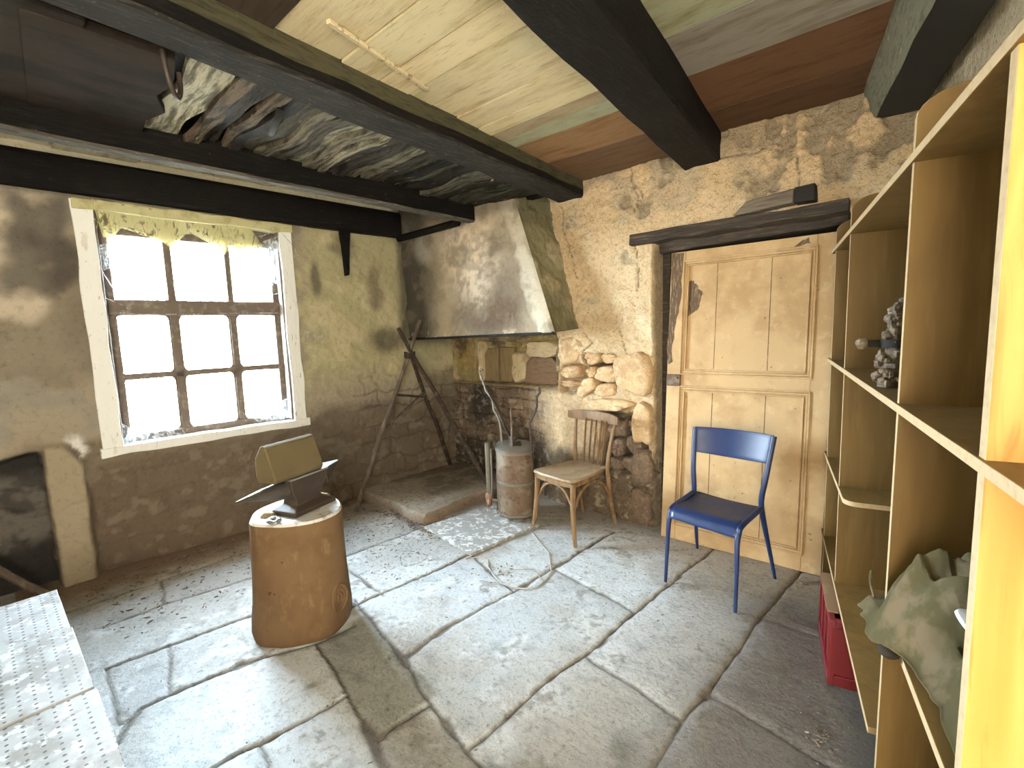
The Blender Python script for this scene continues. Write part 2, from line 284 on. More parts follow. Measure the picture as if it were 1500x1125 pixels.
def mat_perf():
    t = NT('perforated_panel'); b = t.n.new('ShaderNodeBsdfPrincipled'); t.link(b.outputs[0], t.out.inputs[0])
    sep = t.n.new('ShaderNodeSeparateXYZ'); t.link(t.tc.outputs['Position'], sep.inputs[0])
    def fr(sock, step):
        a = t.n.new('ShaderNodeMath'); a.operation = 'DIVIDE'; a.inputs[1].default_value = step; t.link(sock, a.inputs[0])
        f = t.n.new('ShaderNodeMath'); f.operation = 'FRACT'; t.link(a.outputs[0], f.inputs[0])
        s = t.n.new('ShaderNodeMath'); s.operation = 'SUBTRACT'; s.inputs[1].default_value = .5; t.link(f.outputs[0], s.inputs[0])
        m = t.n.new('ShaderNodeMath'); m.operation = 'MULTIPLY'; m.inputs[1].default_value = step; t.link(s.outputs[0], m.inputs[0])
        q = t.n.new('ShaderNodeMath'); q.operation = 'POWER'; q.inputs[1].default_value = 2; t.link(m.outputs[0], q.inputs[0])
        ab = t.n.new('ShaderNodeMath'); ab.operation = 'ABSOLUTE'; t.link(q.outputs[0], ab.inputs[0]); return m.outputs[0]
    x, y = fr(sep.outputs[0], .026), fr(sep.outputs[1], .031)
    c = t.n.new('ShaderNodeCombineXYZ'); t.link(x, c.inputs[0]); t.link(y, c.inputs[1])
    ln = t.n.new('ShaderNodeVectorMath'); ln.operation = 'LENGTH'; t.link(c.outputs[0], ln.inputs[0])
    hole = t.ramp(ln.outputs['Value'], .0034, .0046, 1, 0)
    base = t.mix(t.ramp(t.noise(9, 6), .44, .6), (.31, .32, .325), (.20, .192, .18))
    base = t.mix(t.ramp(t.noise(22, 6), .54, .6, 0, .8), base, (.48, .50, .515))
    base = t.mix(t.ramp(t.noise(5, 4, (1, 3, 1)), .68, .73, 0, .8), base, (.12, .115, .115))
    base = t.mix(hole, base, (.06, .055, .055))
    t.link(base, b.inputs['Base Color']); b.inputs['Roughness'].default_value = .6
    bp = t.n.new('ShaderNodeBump'); bp.inputs['Distance'].default_value = .004; bp.inputs['Strength'].default_value = .6; bp.invert = True
    t.link(hole, bp.inputs['Height']); t.link(bp.outputs[0], b.inputs['Normal'])
    return t.mat
m_perf = mat_perf()
def mat_glass():
    t = NT('dusty_glass'); tr = t.n.new('ShaderNodeBsdfTransparent'); tr.inputs[0].default_value = (.95, .97, .97, 1)
    gl = t.n.new('ShaderNodeBsdfGlossy'); gl.inputs['Roughness'].default_value = .05
    df = t.n.new('ShaderNodeBsdfTranslucent'); df.inputs[0].default_value = (.8, .8, .78, 1)
    m1 = t.n.new('ShaderNodeMixShader'); m1.inputs[0].default_value = .05; t.link(tr.outputs[0], m1.inputs[1]); t.link(gl.outputs[0], m1.inputs[2])
    m2 = t.n.new('ShaderNodeMixShader'); t.link(t.ramp(t.noise(7, 5), .5, .75, .02, .2), m2.inputs[0]); t.link(m1.outputs[0], m2.inputs[1]); t.link(df.outputs[0], m2.inputs[2])
    t.link(m2.outputs[0], t.out.inputs[0]); return t.mat
m_glass = mat_glass()
def mat_web(name, col, lo, hi, top):
    t = NT(name); tr = t.n.new('ShaderNodeBsdfTransparent'); df = t.n.new('ShaderNodeBsdfDiffuse'); df.inputs[0].default_value = (*col, 1)
    tl = t.n.new('ShaderNodeBsdfTranslucent'); tl.inputs[0].default_value = (*col, 1)
    a = t.n.new('ShaderNodeMixShader'); a.inputs[0].default_value = .4; t.link(df.outputs[0], a.inputs[1]); t.link(tl.outputs[0], a.inputs[2])
    m = t.n.new('ShaderNodeMixShader'); t.link(t.ramp(t.noise(15, 8, (1, 1.5, .6), dist=1.5), lo, hi, .05, top), m.inputs[0]); t.link(tr.outputs[0], m.inputs[1]); t.link(a.outputs[0], m.inputs[2])
    t.link(m.outputs[0], t.out.inputs[0]); return t.mat
m_web_y = mat_web('dusty_yellow_web', (.74, .70, .42), .30, .50, .97)
m_web_w = mat_web('thin_white_web', (.78, .82, .86), .40, .66, .75)

# ------------------------------------------------------------------ camera
cam = bpy.data.cameras.new('camera'); co = bpy.data.objects.new('camera', cam); COL.objects.link(co); SC.camera = co
yaw, pit, rol = math.radians(-41.52), math.radians(6.445), math.radians(1.90)
Fw = Vector((math.sin(yaw)*math.cos(pit), math.cos(yaw)*math.cos(pit), -math.sin(pit))); r_ = Vector((math.cos(yaw), -math.sin(yaw), 0)); d_ = Fw.cross(r_)
Rt = r_*math.cos(rol)+d_*math.sin(rol); Dn = -r_*math.sin(rol)+d_*math.cos(rol)
co.matrix_world = Matrix(((Rt.x, -Dn.x, -Fw.x, 0), (Rt.y, -Dn.y, -Fw.y, 0), (Rt.z, -Dn.z, -Fw.z, 1.5), (0, 0, 0, 1)))
cam.sensor_fit = 'HORIZONTAL'; cam.sensor_width = 36; cam.lens = 696.13/1500*36; cam.clip_start = .02

# ------------------------------------------------------------------ FLOOR
J = [[(-2.211,0.980),(-1.940,0.925),(-1.492,0.838),(-1.329,0.788)],
 [(-2.418,1.299),(-1.781,1.179),(-1.472,1.091),(-1.186,1.025),(-1.052,1.016)],
 [(-1.492,0.838),(-1.464,1.084)], [(-1.816,0.558),(-1.781,0.803),(-1.776,0.898)],
 [(-1.774,1.185),(-1.794,1.486),(-1.748,1.914),(-1.726,2.303),(-1.693,2.999)],
 [(-1.185,1.037),(-1.178,1.186),(-1.165,1.472),(-1.129,1.720),(-1.114,2.160),(-1.040,2.980),(-1.02,3.35)],
 [(-1.129,1.720),(-0.966,1.700),(-0.652,1.648)], [(-1.711,2.282),(-1.496,2.243),(-1.250,2.208),(-1.114,2.175)],
 [(-2.361,1.232),(-2.315,1.615),(-2.286,2.084)], [(-2.955,1.521),(-2.906,2.053),(-2.912,2.175)],
 [(-2.275,2.092),(-2.034,2.011),(-1.746,1.925)], [(-0.643,1.369),(-0.651,1.645),(-0.619,1.849),(-0.582,2.535),(-0.529,3.073),(-.52,3.3)],
 [(-0.619,1.849),(-0.185,1.769),(.3,1.7)], [(-0.58,2.515),(-0.334,2.530),(.1,2.52)], [(-1.720,2.670),(-1.697,2.937)],
 [(-2.225,0.203),(-2.325,0.250),(-2.381,0.307),(-2.359,0.507),(-2.296,0.802)], [(-1.832,0.2),(-1.834,0.494),(-1.804,0.602)],
 [(-2.805,0.262),(-2.771,0.499),(-2.712,0.873),(-2.69,1.2)], [(-2.784,0.502),(-2.379,0.413)], [(-2.805,0.262),(-2.342,0.228)],
 [(-3.234,0.3),(-3.238,0.584),(-3.155,1.034),(-3.1,1.5)], [(-3.588,0.645),(-3.238,0.584)],
 [(-3.599,0.1),(-3.593,0.451),(-3.578,1.172),(-3.588,1.95)], [(-2.296,0.802),(-2.211,0.980),(-2.194,1.168)],
 [(-1.052,1.016),(-0.643,0.991),(.4,.95)], [(-0.643,1.369),(-0.641,0.985)], [(-3.1,1.5),(-2.3,1.43)], [(-3.59,1.5),(-3.1,1.5)],
 [(-1.329,.788),(-.9,.7),(-.3,.66)], [(-.9,.7),(-.92,.1)], [(-1.816,.558),(-1.4,.5),(-1.33,.79)], [(-1.4,.5),(-1.38,.05)]]
def make_floor():
    st = .0088
    xs = np.arange(-4.15, .62, st); ys = np.arange(0.02, 3.66, st); nx, ny = len(xs), len(ys)
    X, Y = np.meshgrid(xs, ys, indexing='ij'); X = X.ravel(); Y = Y.ravel(); P = np.stack([X, Y, 0*X], 1)
    wob = (np.stack([fbm(P, 7, 5, 3), fbm(P, 7, 9, 3)], 1)-.5)*.022
    XX, YY = X+wob[:, 0], Y+wob[:, 1]
    D = np.full(X.shape, 9.)
    for j in J: D = np.minimum(D, polydist(XX, YY, j))
    wid = .0035+.005*fbm(P, 3.1, 31, 3)+.014*ss(fbm(P, 6, 77, 2), .66, .82)
    jm = 1-ss(D, wid*.6, wid*1.5)
    # slab ids
    k = 3; bar = (D.reshape(nx, ny)[::k, ::k] < .016); lab = np.zeros(bar.shape, int); nid = 0
    for a in range(bar.shape[0]):
        for b in range(bar.shape[1]):
            if bar[a, b] or lab[a, b]: continue
            nid += 1; stck = [(a, b)]; lab[a, b] = nid
            while stck:
                i, j = stck.pop()
                for u, v in ((i+1, j), (i-1, j), (i, j+1), (i, j-1)):
                    if 0 <= u < bar.shape[0] and 0 <= v < bar.shape[1] and not bar[u, v] and not lab[u, v]:
                        lab[u, v] = nid; stck.append((u, v))
    full = np.repeat(np.repeat(lab, k, 0), k, 1)[:nx, :ny].ravel()
    tone = rng.uniform(.86, 1.1, nid+1); hue = rng.uniform(-1, 1, nid+1); tilt = rng.uniform(-.002, .002, (nid+1, 3)); tone[0] = 1; hue[0] = 0; tilt[0] = 0
    n1 = fbm(P, 2.2, 1); n2 = fbm(P, 7, 3); n3 = fbm(P, 28, 4, 3)
    Z = tilt[full, 0]+(n1-.5)*.012+(n2-.5)*.008+(n3-.5)*.004-jm*.009-(1-ss(D, 0, .045))*.003
    C = np.tile(np.array([.565, .60, .625]), (len(X), 1))
    C *= tone[full][:, None]; C[:, 0] *= 1+.02*hue[full]; C[:, 2] *= 1-.03*hue[full]
    mixc(C, (.42, .41, .385), ss(n1, .5, .66)*.7)
    mixc(C, (.36, .355, .34), ss(-X+.5*(n1-.5), 2.1, 2.7)*.7)  # flags painted darker towards the window to offset its strong light
    mixc(C, (.66, .69, .71), ss(n2, .56, .7)*.6)
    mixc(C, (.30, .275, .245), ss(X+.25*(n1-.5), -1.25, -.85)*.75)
    mixc(C, (.10, .082, .07), ss(X+.25*(n1-.5), -.9, -.45)*.92)            # brown flags by the shelf and door, deepened with painted shade
    mixc(C, (.31, .245, .175), ss(-X+.5*(n2-.5), 3.35, 3.75)*.85)              # earth along the window wall
    mixc(C, (.20, .125, .08), ss(-X+.3*(n2-.5), 3.6, 3.85)*.8)
    mixc(C, (.33, .27, .20), ss(Y+.4*(n2-.5), 2.55, 3.0)*.7)
    mixc(C, (.13, .125, .10), (blob(X, Y, -1.38, .93, .17, .10)+blob(X, Y, -.82, 1.25, .13, .22)+blob(X, Y, -.95, 1.0, .2, .12))*ss(n2, .38, .6)*.75)
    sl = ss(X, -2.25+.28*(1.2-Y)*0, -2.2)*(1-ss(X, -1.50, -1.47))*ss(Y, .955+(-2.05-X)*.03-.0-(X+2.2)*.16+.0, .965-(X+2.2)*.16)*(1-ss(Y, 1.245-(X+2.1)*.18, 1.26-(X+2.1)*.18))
    mixc(C, (.27, .275, .245), sl*.85)  # slab painted darker to strengthen the stump's shadow
    mixc(C, (.30, .29, .26), rectm(X, Y, -1.47, -1.1, .82, 1.03, .02)*.7)  # neighbouring slab, same painted stump shadow
    mixc(C, (.14, .12, .09), ss(n3*.5+n2*.5, .62, .72)*.55)
    mixc(C, (.09, .075, .06), jm*.8)
    mixc(C, (.2, .17, .14), (1-ss(D, wid, wid*3.2))*.28*ss(n3, .35, .6))
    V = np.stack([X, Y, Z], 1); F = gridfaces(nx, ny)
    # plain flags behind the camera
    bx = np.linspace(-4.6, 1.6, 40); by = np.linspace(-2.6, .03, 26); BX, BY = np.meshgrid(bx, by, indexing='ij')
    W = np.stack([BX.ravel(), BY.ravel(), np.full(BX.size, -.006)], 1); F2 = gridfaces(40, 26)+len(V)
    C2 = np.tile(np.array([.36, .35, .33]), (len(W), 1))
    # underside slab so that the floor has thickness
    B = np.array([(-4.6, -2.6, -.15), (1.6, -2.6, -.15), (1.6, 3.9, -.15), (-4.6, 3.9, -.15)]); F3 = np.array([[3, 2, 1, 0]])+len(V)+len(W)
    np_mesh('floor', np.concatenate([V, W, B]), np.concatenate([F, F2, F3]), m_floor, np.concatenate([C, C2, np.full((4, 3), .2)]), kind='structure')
make_floor()

# ------------------------------------------------------------------ WALL BACK (door wall, y about 3.2)
def crack(X, Z, pts, P, w=.004):
    wx = (fbm(P, 14, 51, 3)-.5)*.05; wz = (fbm(P, 14, 61, 3)-.5)*.05
    return 1-ss(polydist(X+wx, Z+wz, pts), w*.5, w*2.2)
def make_wall_back():
    st = .0105
    xs = np.arange(-4.15, .5, st); zs = np.arange(-.04, 2.80, st); nx, nz = len(xs), len(zs)
    X, Z = np.meshgrid(xs, zs, indexing='ij'); X = X.ravel(); Z = Z.ravel(); P = np.stack([X, 0*X+3.2, Z], 1)
    n1 = fbm(P, 2.2, 101); n2 = fbm(P, 6.5, 103); n3 = fbm(P, 24, 107, 4); n4 = fbm(P, 11, 111, 4)
    Xw = X+(n4-.5)*.05; Zw = Z+(n3-.5)*.03
    hearth = ss(-Xw, 2.31, 2.335)*ss(Z, .97, .985)*ss(-Z, -1.66, -1.6)
    low = (1-ss(X, -2.85, -2.2))*(1-ss(Z, .965, .985))
    Y = 3.2+.19*np.maximum(hearth, low*.95)
    niche = ss(Xw, -3.44, -3.42)*ss(-Xw, 2.455, 2.47)*ss(Z, .995, 1.005)*ss(-Zw, -1.41-.0, -1.38)
    Y += .09*niche
    opening = ss(X, -1.485, -1.475)*ss(-X, .365, .375)*ss(-Z, -2.075, -2.065)
    rub = np.maximum(rectm(Xw, Zw, -2.07, -1.79, .99, 1.29, .02), rectm(Xw, Zw, -1.91, -1.56, .38, .84, .03))
    rub = np.maximum(rub, rectm(Xw, Zw, -2.29, -1.95, .97, 1.21, .015)*.5)
    Y += .10*rub*(1-opening)
    # lime plaster lumps, deeper where the plaster has fallen near the ceiling
    fall = ss(n2+.25*ss(Z, 2.15, 2.55)*ss(X, -1.1, -.6), .62, .70)*ss(Z, 1.7, 2.2)
    stones = ss(1.25-Z+(n1-.5)*.7, 0, .12)*ss(X, -2.4, -2.2)*(1-ss(X, -1.5, -1.45))
    Y += -(n1-.5)*.05-(n2-.5)*.040-(n3-.5)*.034-(n4-.5)*.03+fall*.03+.02*stones
    crs = [[(-1.66, 2.62), (-1.64, 2.5), (-1.6, 2.38), (-1.63, 2.28)], [(-1.63, 2.5), (-1.58, 2.42), (-1.57, 2.34)], [(-1.62, 2.1), (-1.6, 1.9), (-1.605, 1.75)], [(-.63, 2.42), (-.61, 2.34), (-.63, 2.24)],
           [(-2.25, 2.45), (-2.2, 2.2), (-2.12, 1.9)], [(-1.75, 1.5), (-1.7, 1.3), (-1.6, 1.2)], [(-2.06, 1.46), (-1.99, 1.38), (-2.07, 1.31), (-2.0, 1.22)], [(-1.06, 2.5), (-.9, 2.52), (-.7, 2.48)]]
    ck = 0
    for c in crs: ck = np.maximum(ck, crack(X, Z, c, P, .003))
    Y += .012*ck
    Y = Y*(1-opening)+3.62*opening
    Y += ss(-Z, -2.79, -2.7)*0
    C = np.tile(np.array([.86, .66, .42]), (len(X), 1))
    mixc(C, (.72, .54, .33), ss(n1, .48, .64)*.6)
    mixc(C, (.92, .77, .53), ss(n2, .52, .66)*.7)
    mixc(C, (.56, .46, .33), ss(n2+.3*ss(Z, 1.95, 2.5), .64, .82)*.55)             # grey dirt high on the wall
    mixc(C, (.30, .24, .17), fall*.7)
    mixc(C, (.42, .34, .24), ss(Z+.5*(n2-.5)+.25*(n1-.5), 2.48, 2.68)*.55)
    mixc(C, (.60, .42, .25), ss(1.45-Z+.5*(n2-.5), 0, .4)*ss(n4, .4, .6)*.6)
    mixc(C, (.50, .36, .22), stones*.45)
    mixc(C, (.11, .078, .054), ss(.66-Z+.5*(n2-.5), 0, .30)*.92)                   # damp brown foot of the wall, shade painted in to deepen it
    mixc(C, (.05, .037, .028), rub*.92)  # gaps behind the stones painted dark to deepen their shade
    # hearth back: ochre and soot over dark coursed stone
    hb = np.maximum(hearth, low*ss(-X, 2.25, 2.5))
    H = np.tile(np.array([.36, .28, .14]), (len(X), 1))
    mixc(H, (.37, .27, .09), ss(n1, .45, .6)*.7*ss(Z, 1.0, 1.15)); mixc(H, (.52, .42, .27), ss(n4, .5, .6)*.75); mixc(H, (.14, .10, .065), ss(n2, .54, .64)*.8)
    mixc(H, (.055, .05, .042), ss(Z+(n2-.5)*.35, 1.36, 1.47)*.85*ss(X, -3.4, -2.6))
    cour = np.abs(((Z+(n2-.5)*.06)/.095) % 1-.5)*2; vj = np.abs((X/.26+np.floor((Z+(n2-.5)*.06)/.095)*.37+(n4-.5)*.25) % 1-.5)*2
    joint = np.maximum(ss(cour, .86, .97), ss(vj, .93, .985))
    L = np.tile(np.array([.19, .14, .10]), (len(X), 1)); L *= (.6+.9*n4)[:, None]
    mixc(L, (.55, .40, .28), ss(X+(n2-.5)*.5, -3.05, -2.55)*.8*ss(n4, .3, .55)*ss(Z+(n2-.5)*.3, .45, .7)); mixc(L, (.055, .048, .045), ss(-X+(n2-.5)*.35, 3.05, 3.3)*ss(-X, 3.75, 3.9)*0+blob(X, Z, -3.42, .78, .16, .24, .4)*.85)
    mixc(L, (.05, .036, .026), joint*.75); mixc(L, (.06, .048, .036), ss(.55-Z+.3*(n2-.5), 0, .25)*.85)  # joints, then the foot of the hearth wall with shade painted in
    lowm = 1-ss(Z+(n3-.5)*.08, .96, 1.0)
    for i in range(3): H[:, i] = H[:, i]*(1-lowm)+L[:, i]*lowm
    for i in range(3): C[:, i] = C[:, i]*(1-hb)+H[:, i]*hb
    mixc(C, (.55, .40, .27), low*0)
    Y += .02*joint*hb*lowm
    mixc(C, (.12, .09, .065), ck*.7)
    mixc(C, (.06, .045, .035), opening)
    # reveal of the door opening: dirty plaster
    rev = ss(X, -1.50, -1.478)*(1-ss(X, -1.476, -1.46))*ss(-Z, -2.07, -2.0)
    mixc(C, (.30, .24, .17), rev*.8)
    V = np.stack([X, Y, Z], 1); F = gridfaces(nx, nz)
    B = np.array([(-4.2, 3.95, -.05), (.6, 3.95, -.05), (.6, 3.95, 2.85), (-4.2, 3.95, 2.85)])
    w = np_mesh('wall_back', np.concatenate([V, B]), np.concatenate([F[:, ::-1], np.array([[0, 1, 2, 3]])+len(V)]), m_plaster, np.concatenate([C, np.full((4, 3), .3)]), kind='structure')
    return w
wall_back = make_wall_back()

# exposed stones set in the fallen plaster: one stonework part of the wall
def stone(mb, x0, x1, z0, z1, y, d=.09, mi=0, rot=0, pw=3.2):
    cx, cz = (x0+x1)/2, (z0+z1)/2; a, b = (x1-x0)/2*.98, (z1-z0)/2*.98; n = 22; rings = []
    ph = random.uniform(0, 6)
    def ring(k, yy):
        r = []
        for j in range(n):
            t = 2*PI*j/n; c, s = math.cos(t), math.sin(t)
            q = (abs(c)**pw+abs(s)**pw)**(-1/pw); q *= 1+.07*math.sin(2*t+ph)+.06*math.sin(3*t+ph*2)+.05*math.sin(5*t+ph*3)
            px, pz = a*k*q*c, b*k*q*s
            r.append((cx+px*math.cos(rot)-pz*math.sin(rot), yy+.009*math.sin(2*t+ph*1.7)*k+.005*math.sin(7*t+ph), cz+px*math.sin(rot)+pz*math.cos(rot)))
        return r
    rings = [ring(1, y+d+.05), ring(1.0, y+.02), ring(.96, y-.004), ring(.88, y-.018), ring(.55, y-.022), ring(.2, y-.021)]
    mb.loft(rings, mi)
sm = MB()
for (x0, x1, z0, z1, dy, mi, rot) in ((-2.296,-2.095,1.095,1.20,.02,0,0), (-2.08,-1.93,1.21,1.31,.05,0,.2), (-1.985,-1.755,1.076,1.20,.03,0,-.05), (-2.16,-1.96,.965,1.09,.03,0,.75),
        (-2.0,-1.79,.965,1.065,.045,0,.1), (-2.05,-1.65,.855,.955,.005,0,.02), (-1.79,-1.485,.995,1.32,.0,0,.0), (-2.30,-2.12,1.02,1.08,.03,0,0), (-2.30,-2.08,1.215,1.44,.012,0,0), (-2.07,-1.985,1.10,1.19,.06,0,.5), (-1.93,-1.79,1.22,1.30,.05,0,0),
        (-1.87,-1.70,.66,.79,.04,1,0), (-1.69,-1.60,.70,.80,.04,1,.1), (-1.86,-1.72,.50,.64,.05,1,.1), (-1.71,-1.58,.52,.68,.05,1,.2), (-1.88,-1.76,.38,.49,.05,1,0), (-1.75,-1.60,.39,.51,.05,1,.1),
        (-1.645,-1.49,.62,.95,.0,0,0), (-1.65,-1.49,.30,.60,.0,1,0), (-1.655,-1.49,.03,.29,.0,1,0)):
    stone(sm, x0, x1, z0, z1, 3.195+dy, mi=mi, rot=rot, pw=random.choice((2.6, 3.2, 4)))
sm.build('exposed_stonework', [m_stone, m_stone_d], wall_back, ang=60)
nb = MB()
nb.prism([(-3.41, 1.0), (-3.20, 1.0), (-3.20, 1.335), (-3.34, 1.33), (-3.40, 1.25)], (0, 3.42, 0), (1, 0, 0), (0, 0, 1), (0, 1, 0), 0, .05); nb.prism([(-3.195, 1.0), (-3.03, 1.0), (-2.995, 1.335), (-3.19, 1.345)], (0, 3.435, 0), (1, 0, 0), (0, 0, 1), (0, 1, 0), 0, .05); nb.build('niche_plank', m_niche_v, wall_back, bevel=.006)
nb = MB(); nb.prism([(-.19, 0), (.19, 0), (.19, .2), (.12, .25), (-.10, .255), (-.16, .2)], (-2.665, 3.40, 1.0), (1, 0, 0), (0, 0, 1), (0, 1, 0), 0, .08); nb.build('niche_block', m_niche, wall_back, bevel=.012)
nb = MB(); stone(nb, -3.02, -2.84, .99, 1.30, 3.42, .08, 0, .06, 3.6); stone(nb, -2.86, -2.46, 1.23, 1.40, 3.43, .07, 0, -.05, 2.8); stone(nb, -3.46, -3.38, 1.0, 1.38, 3.40, .08, 0, 0, 3); nb.build('niche_mortar', m_cream, wall_back, bevel=.015)

# ------------------------------------------------------------------ WALL LEFT (window wall)
azA = math.radians(86.5); uA = Vector((math.cos(azA), math.sin(azA), 0)); nA = Vector((math.sin(azA), -math.cos(azA), 0)); OA = Vector((-3.98, 1.0, 0))-uA*(1.0/uA.y)
def A3(y, z, n=0):  # point on the window wall at world y, height z, n metres into the room
    t = y/uA.y; return OA+uA*t+nA*n+Vector((0, 0, z))
W0, W1, Z0, Z1 = .505, 1.80, .78, 2.385
def make_wall_left():
    st = .0125
    ys = np.arange(-2.3, 3.72, st); zs = np.arange(-.04, 2.80, st); ny, nz = len(ys), len(zs)
    Y, Z = np.meshgrid(ys, zs, indexing='ij'); Yf = Y.ravel(); Zf = Z.ravel(); P = np.stack([0*Yf-4, Yf, Zf], 1)
    n1 = fbm(P, 2.0, 201); n2 = fbm(P, 6, 203); n3 = fbm(P, 24, 207, 4); n4 = fbm(P, 12, 209)
    D = (n1-.5)*.05+(n2-.5)*.030+(n3-.5)*.016+(n4-.5)*.012
    # coursed rubble showing through on the right and low down
    cour = np.abs(((Zf+(n2-.5)*.12)/.16) % 1-.5)*2; vj = np.abs((Yf/.36+np.floor((Zf+(n2-.5)*.12)/.16)*.41+(n4-.5)*.3) % 1-.5)*2
    joint = np.maximum(ss(cour, .84, .97), ss(vj, .92, .985)); show = np.maximum(ss(Yf+(n1-.5)*.8, 1.9, 2.3)*ss(1.25-Zf+(n2-.5)*.5, 0, .35), ss(.75-Zf+(n2-.5)*.3, 0, .15)*.35)
    D -= .014*joint*show
    top = .93-.10*ss(-Yf, -.30, -.2)
    pil = ss(Yf+(n2-.5)*.025, .215, .235)*(1-ss(Yf+(n2-.5)*.03+.10*ss(Zf, .72, .93), .385, .405))*(1-ss(Zf+(n2-.5)*.05, .86, .90))
    rec = (1-ss(Yf+(n3-.5)*.02, .205, .225))*(1-ss(Zf+(n2-.5)*.05, .80, .86))*ss(Yf, -.6, -.55)
    D += .05*pil-.14*rec
    rec2 = ss(Yf, .40, .43)*ss(-Yf, -2.3, -1.9)*(1-ss(Zf+(n1-.5)*.25-.1*ss(Yf, .4, 1.4), .55, .74))
    D -= .02*rec2
    C = np.tile(np.array([.34, .29, .22]), (len(Yf), 1))
    mixc(C, (.55, .48, .37), (1-ss(Yf+(n2-.5)*.2, .35, .5))*ss(Zf, 1.25, 1.4)*.85)
    mixc(C, (.155, .122, .088), (1-ss(Zf+(n2-.5)*.4, .68, .98))*.9)  # dirty brown foot of the wall, darkened further as painted shade
    mixc(C, (.44, .40, .235), ss(Yf+(n2-.5)*.5, 1.75, 2.0)*.85*ss(Zf, .9, 1.3))           # olive limewash right of the window
    mixc(C, (.54, .47, .30), ss(n2, .50, .66)*ss(Yf, 1.75, 2.0)*ss(Zf, .9, 1.3)*.7)
    mixc(C, (.14, .115, .08), ss(n1, .54, .68)*.7)
    mixc(C, (.27, .25, .21), rectm(Yf, Zf+(n2-.5)*.15, -1, .50, .95, 1.32, .06)*ss(n2, .42, .6)*.8)
    mixc(C, (.22, .185, .14), (1-ss(Yf, .3, .5))*ss(Zf, 2.0, 2.15)*ss(n1, .4, .6)*.6)
    mixc(C, (.05, .045, .042), rectm(Yf+(n2-.5)*.2, Zf+(n2-.5)*.3, .18, .5, 1.85, 2.4, .06)*.75)
    mixc(C, (.14, .10, .07), ss(.80-Zf+(n2-.5)*.3, 0, .15)*.6)
    mixc(C, (.24, .2, .15), ss(n4, .56, .66)*ss(.9-Zf, 0, .3)*.5)
    mixc(C, (.06, .048, .036), joint*show*.55)
    mixc(C, (.36, .30, .21), pil*.9); mixc(C, (.75, .74, .72), blob(Yf+(n3-.5)*.08, Zf+(n4-.5)*.12, .37, .86, .05, .075)*ss(n4, .42, .55))
    cour2 = np.abs((Zf/.16+(n2-.5)*.9) % 1-.5)*2
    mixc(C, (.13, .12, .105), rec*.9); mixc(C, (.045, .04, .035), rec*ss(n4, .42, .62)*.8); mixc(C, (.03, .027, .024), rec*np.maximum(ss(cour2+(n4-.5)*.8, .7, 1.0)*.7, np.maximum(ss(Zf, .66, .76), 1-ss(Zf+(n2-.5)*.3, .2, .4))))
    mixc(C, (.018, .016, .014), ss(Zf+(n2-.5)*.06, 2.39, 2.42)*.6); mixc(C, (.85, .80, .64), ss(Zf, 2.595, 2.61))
    soot = rectm(Yf+(n3-.5)*.03, Zf, 2.19, 2.27, 2.02, 2.5, .02)*0
    mixc(C, (.07, .062, .045), blob(Yf, Zf, 2.62, 1.45, .16, .12, .5)*.75)
    mixc(C, (.045, .04, .032), ss(Yf+(n2-.5)*.1, 2.74, 2.82)*ss(Zf, 1.3, 1.5)*.7)
    mixc(C, (.06, .05, .04), blob(Yf, Zf, 1.98, 1.98, .04, .14, .5)*.7)
    mixc(C, (.52, .47, .36), ss(n3, .66, .72)*blob(Yf, Zf, 1.95, 1.5, .12, .3, .5)*.8)
    V = np.array([[*(A3(0, 0))]]*len(Yf)) + (Yf/uA.y)[:, None]*np.array(uA)[None] + D[:, None]*np.array(nA)[None]
    V[:, 2] = Zf
    cy = (ys[:-1]+ys[1:])/2; cz = (zs[:-1]+zs[1:])/2; CY, CZ = np.meshgrid(cy, cz, indexing='ij')
    keep = ~((CY > W0+.03) & (CY < W1-.03) & (CZ > Z0+.03) & (CZ < Z1-.03))
    F = gridfaces(ny, nz, keep)
    # outer leaf of the wall with the same opening
    oy = [-2.3, W0+.03, W1-.03, 3.7]; oz = [-.05, Z0+.03, Z1-.03, 2.85]; OV = []; OF = []
    for y in oy:
        for z in oz: OV.append(A3(y, z, -.5))
    for i in range(3):
        for j in range(3):
            if i == 1 and j == 1: continue
            OF.append([i*4+j, (i+1)*4+j, (i+1)*4+j+1, i*4+j+1])
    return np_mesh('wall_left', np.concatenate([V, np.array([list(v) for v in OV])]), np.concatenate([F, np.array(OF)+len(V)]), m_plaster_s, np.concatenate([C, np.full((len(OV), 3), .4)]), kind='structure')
wall_left = make_wall_left()

# ------------------------------------------------------------------ other walls, ceiling
uS = Vector((-.22, .9755, 0)); wS = Vector((.9755, .22, 0)); PS = Vector((-.06, 1.5, 0))
def S3(t, w, z): return PS+uS*t+wS*w+Vector((0, 0, z))
def rough_wall(name, Pf, n_, u0, u1, z0, z1, st, base, spots, seed):
    us = np.arange(u0, u1+st, st); zs = np.arange(z0, z1+st, st); U, Z = np.meshgrid(us, zs, indexing='ij'); U = U.ravel(); Z = Z.ravel()
    V = np.array([list(Pf(0, 0))])+U[:, None]*(np.array(list(Pf(1, 0)))-np.array(list(Pf(0, 0))))[None]; V[:, 2] = Z
    n1 = fbm(V, 2.2, seed); n2 = fbm(V, 8, seed+3); n3 = fbm(V, 25, seed+5)
    V += np.array(list(n_))[None]*((n1-.5)*.04+(n2-.5)*.025+(n3-.5)*.012)[:, None]
    C = np.tile(np.array(base), (len(U), 1)); mixc(C, spots, ss(n2, .5, .66)*.7); mixc(C, [c*.7 for c in base], ss(n1, .55, .7)*.6)
    return V, gridfaces(len(us), len(zs)), C
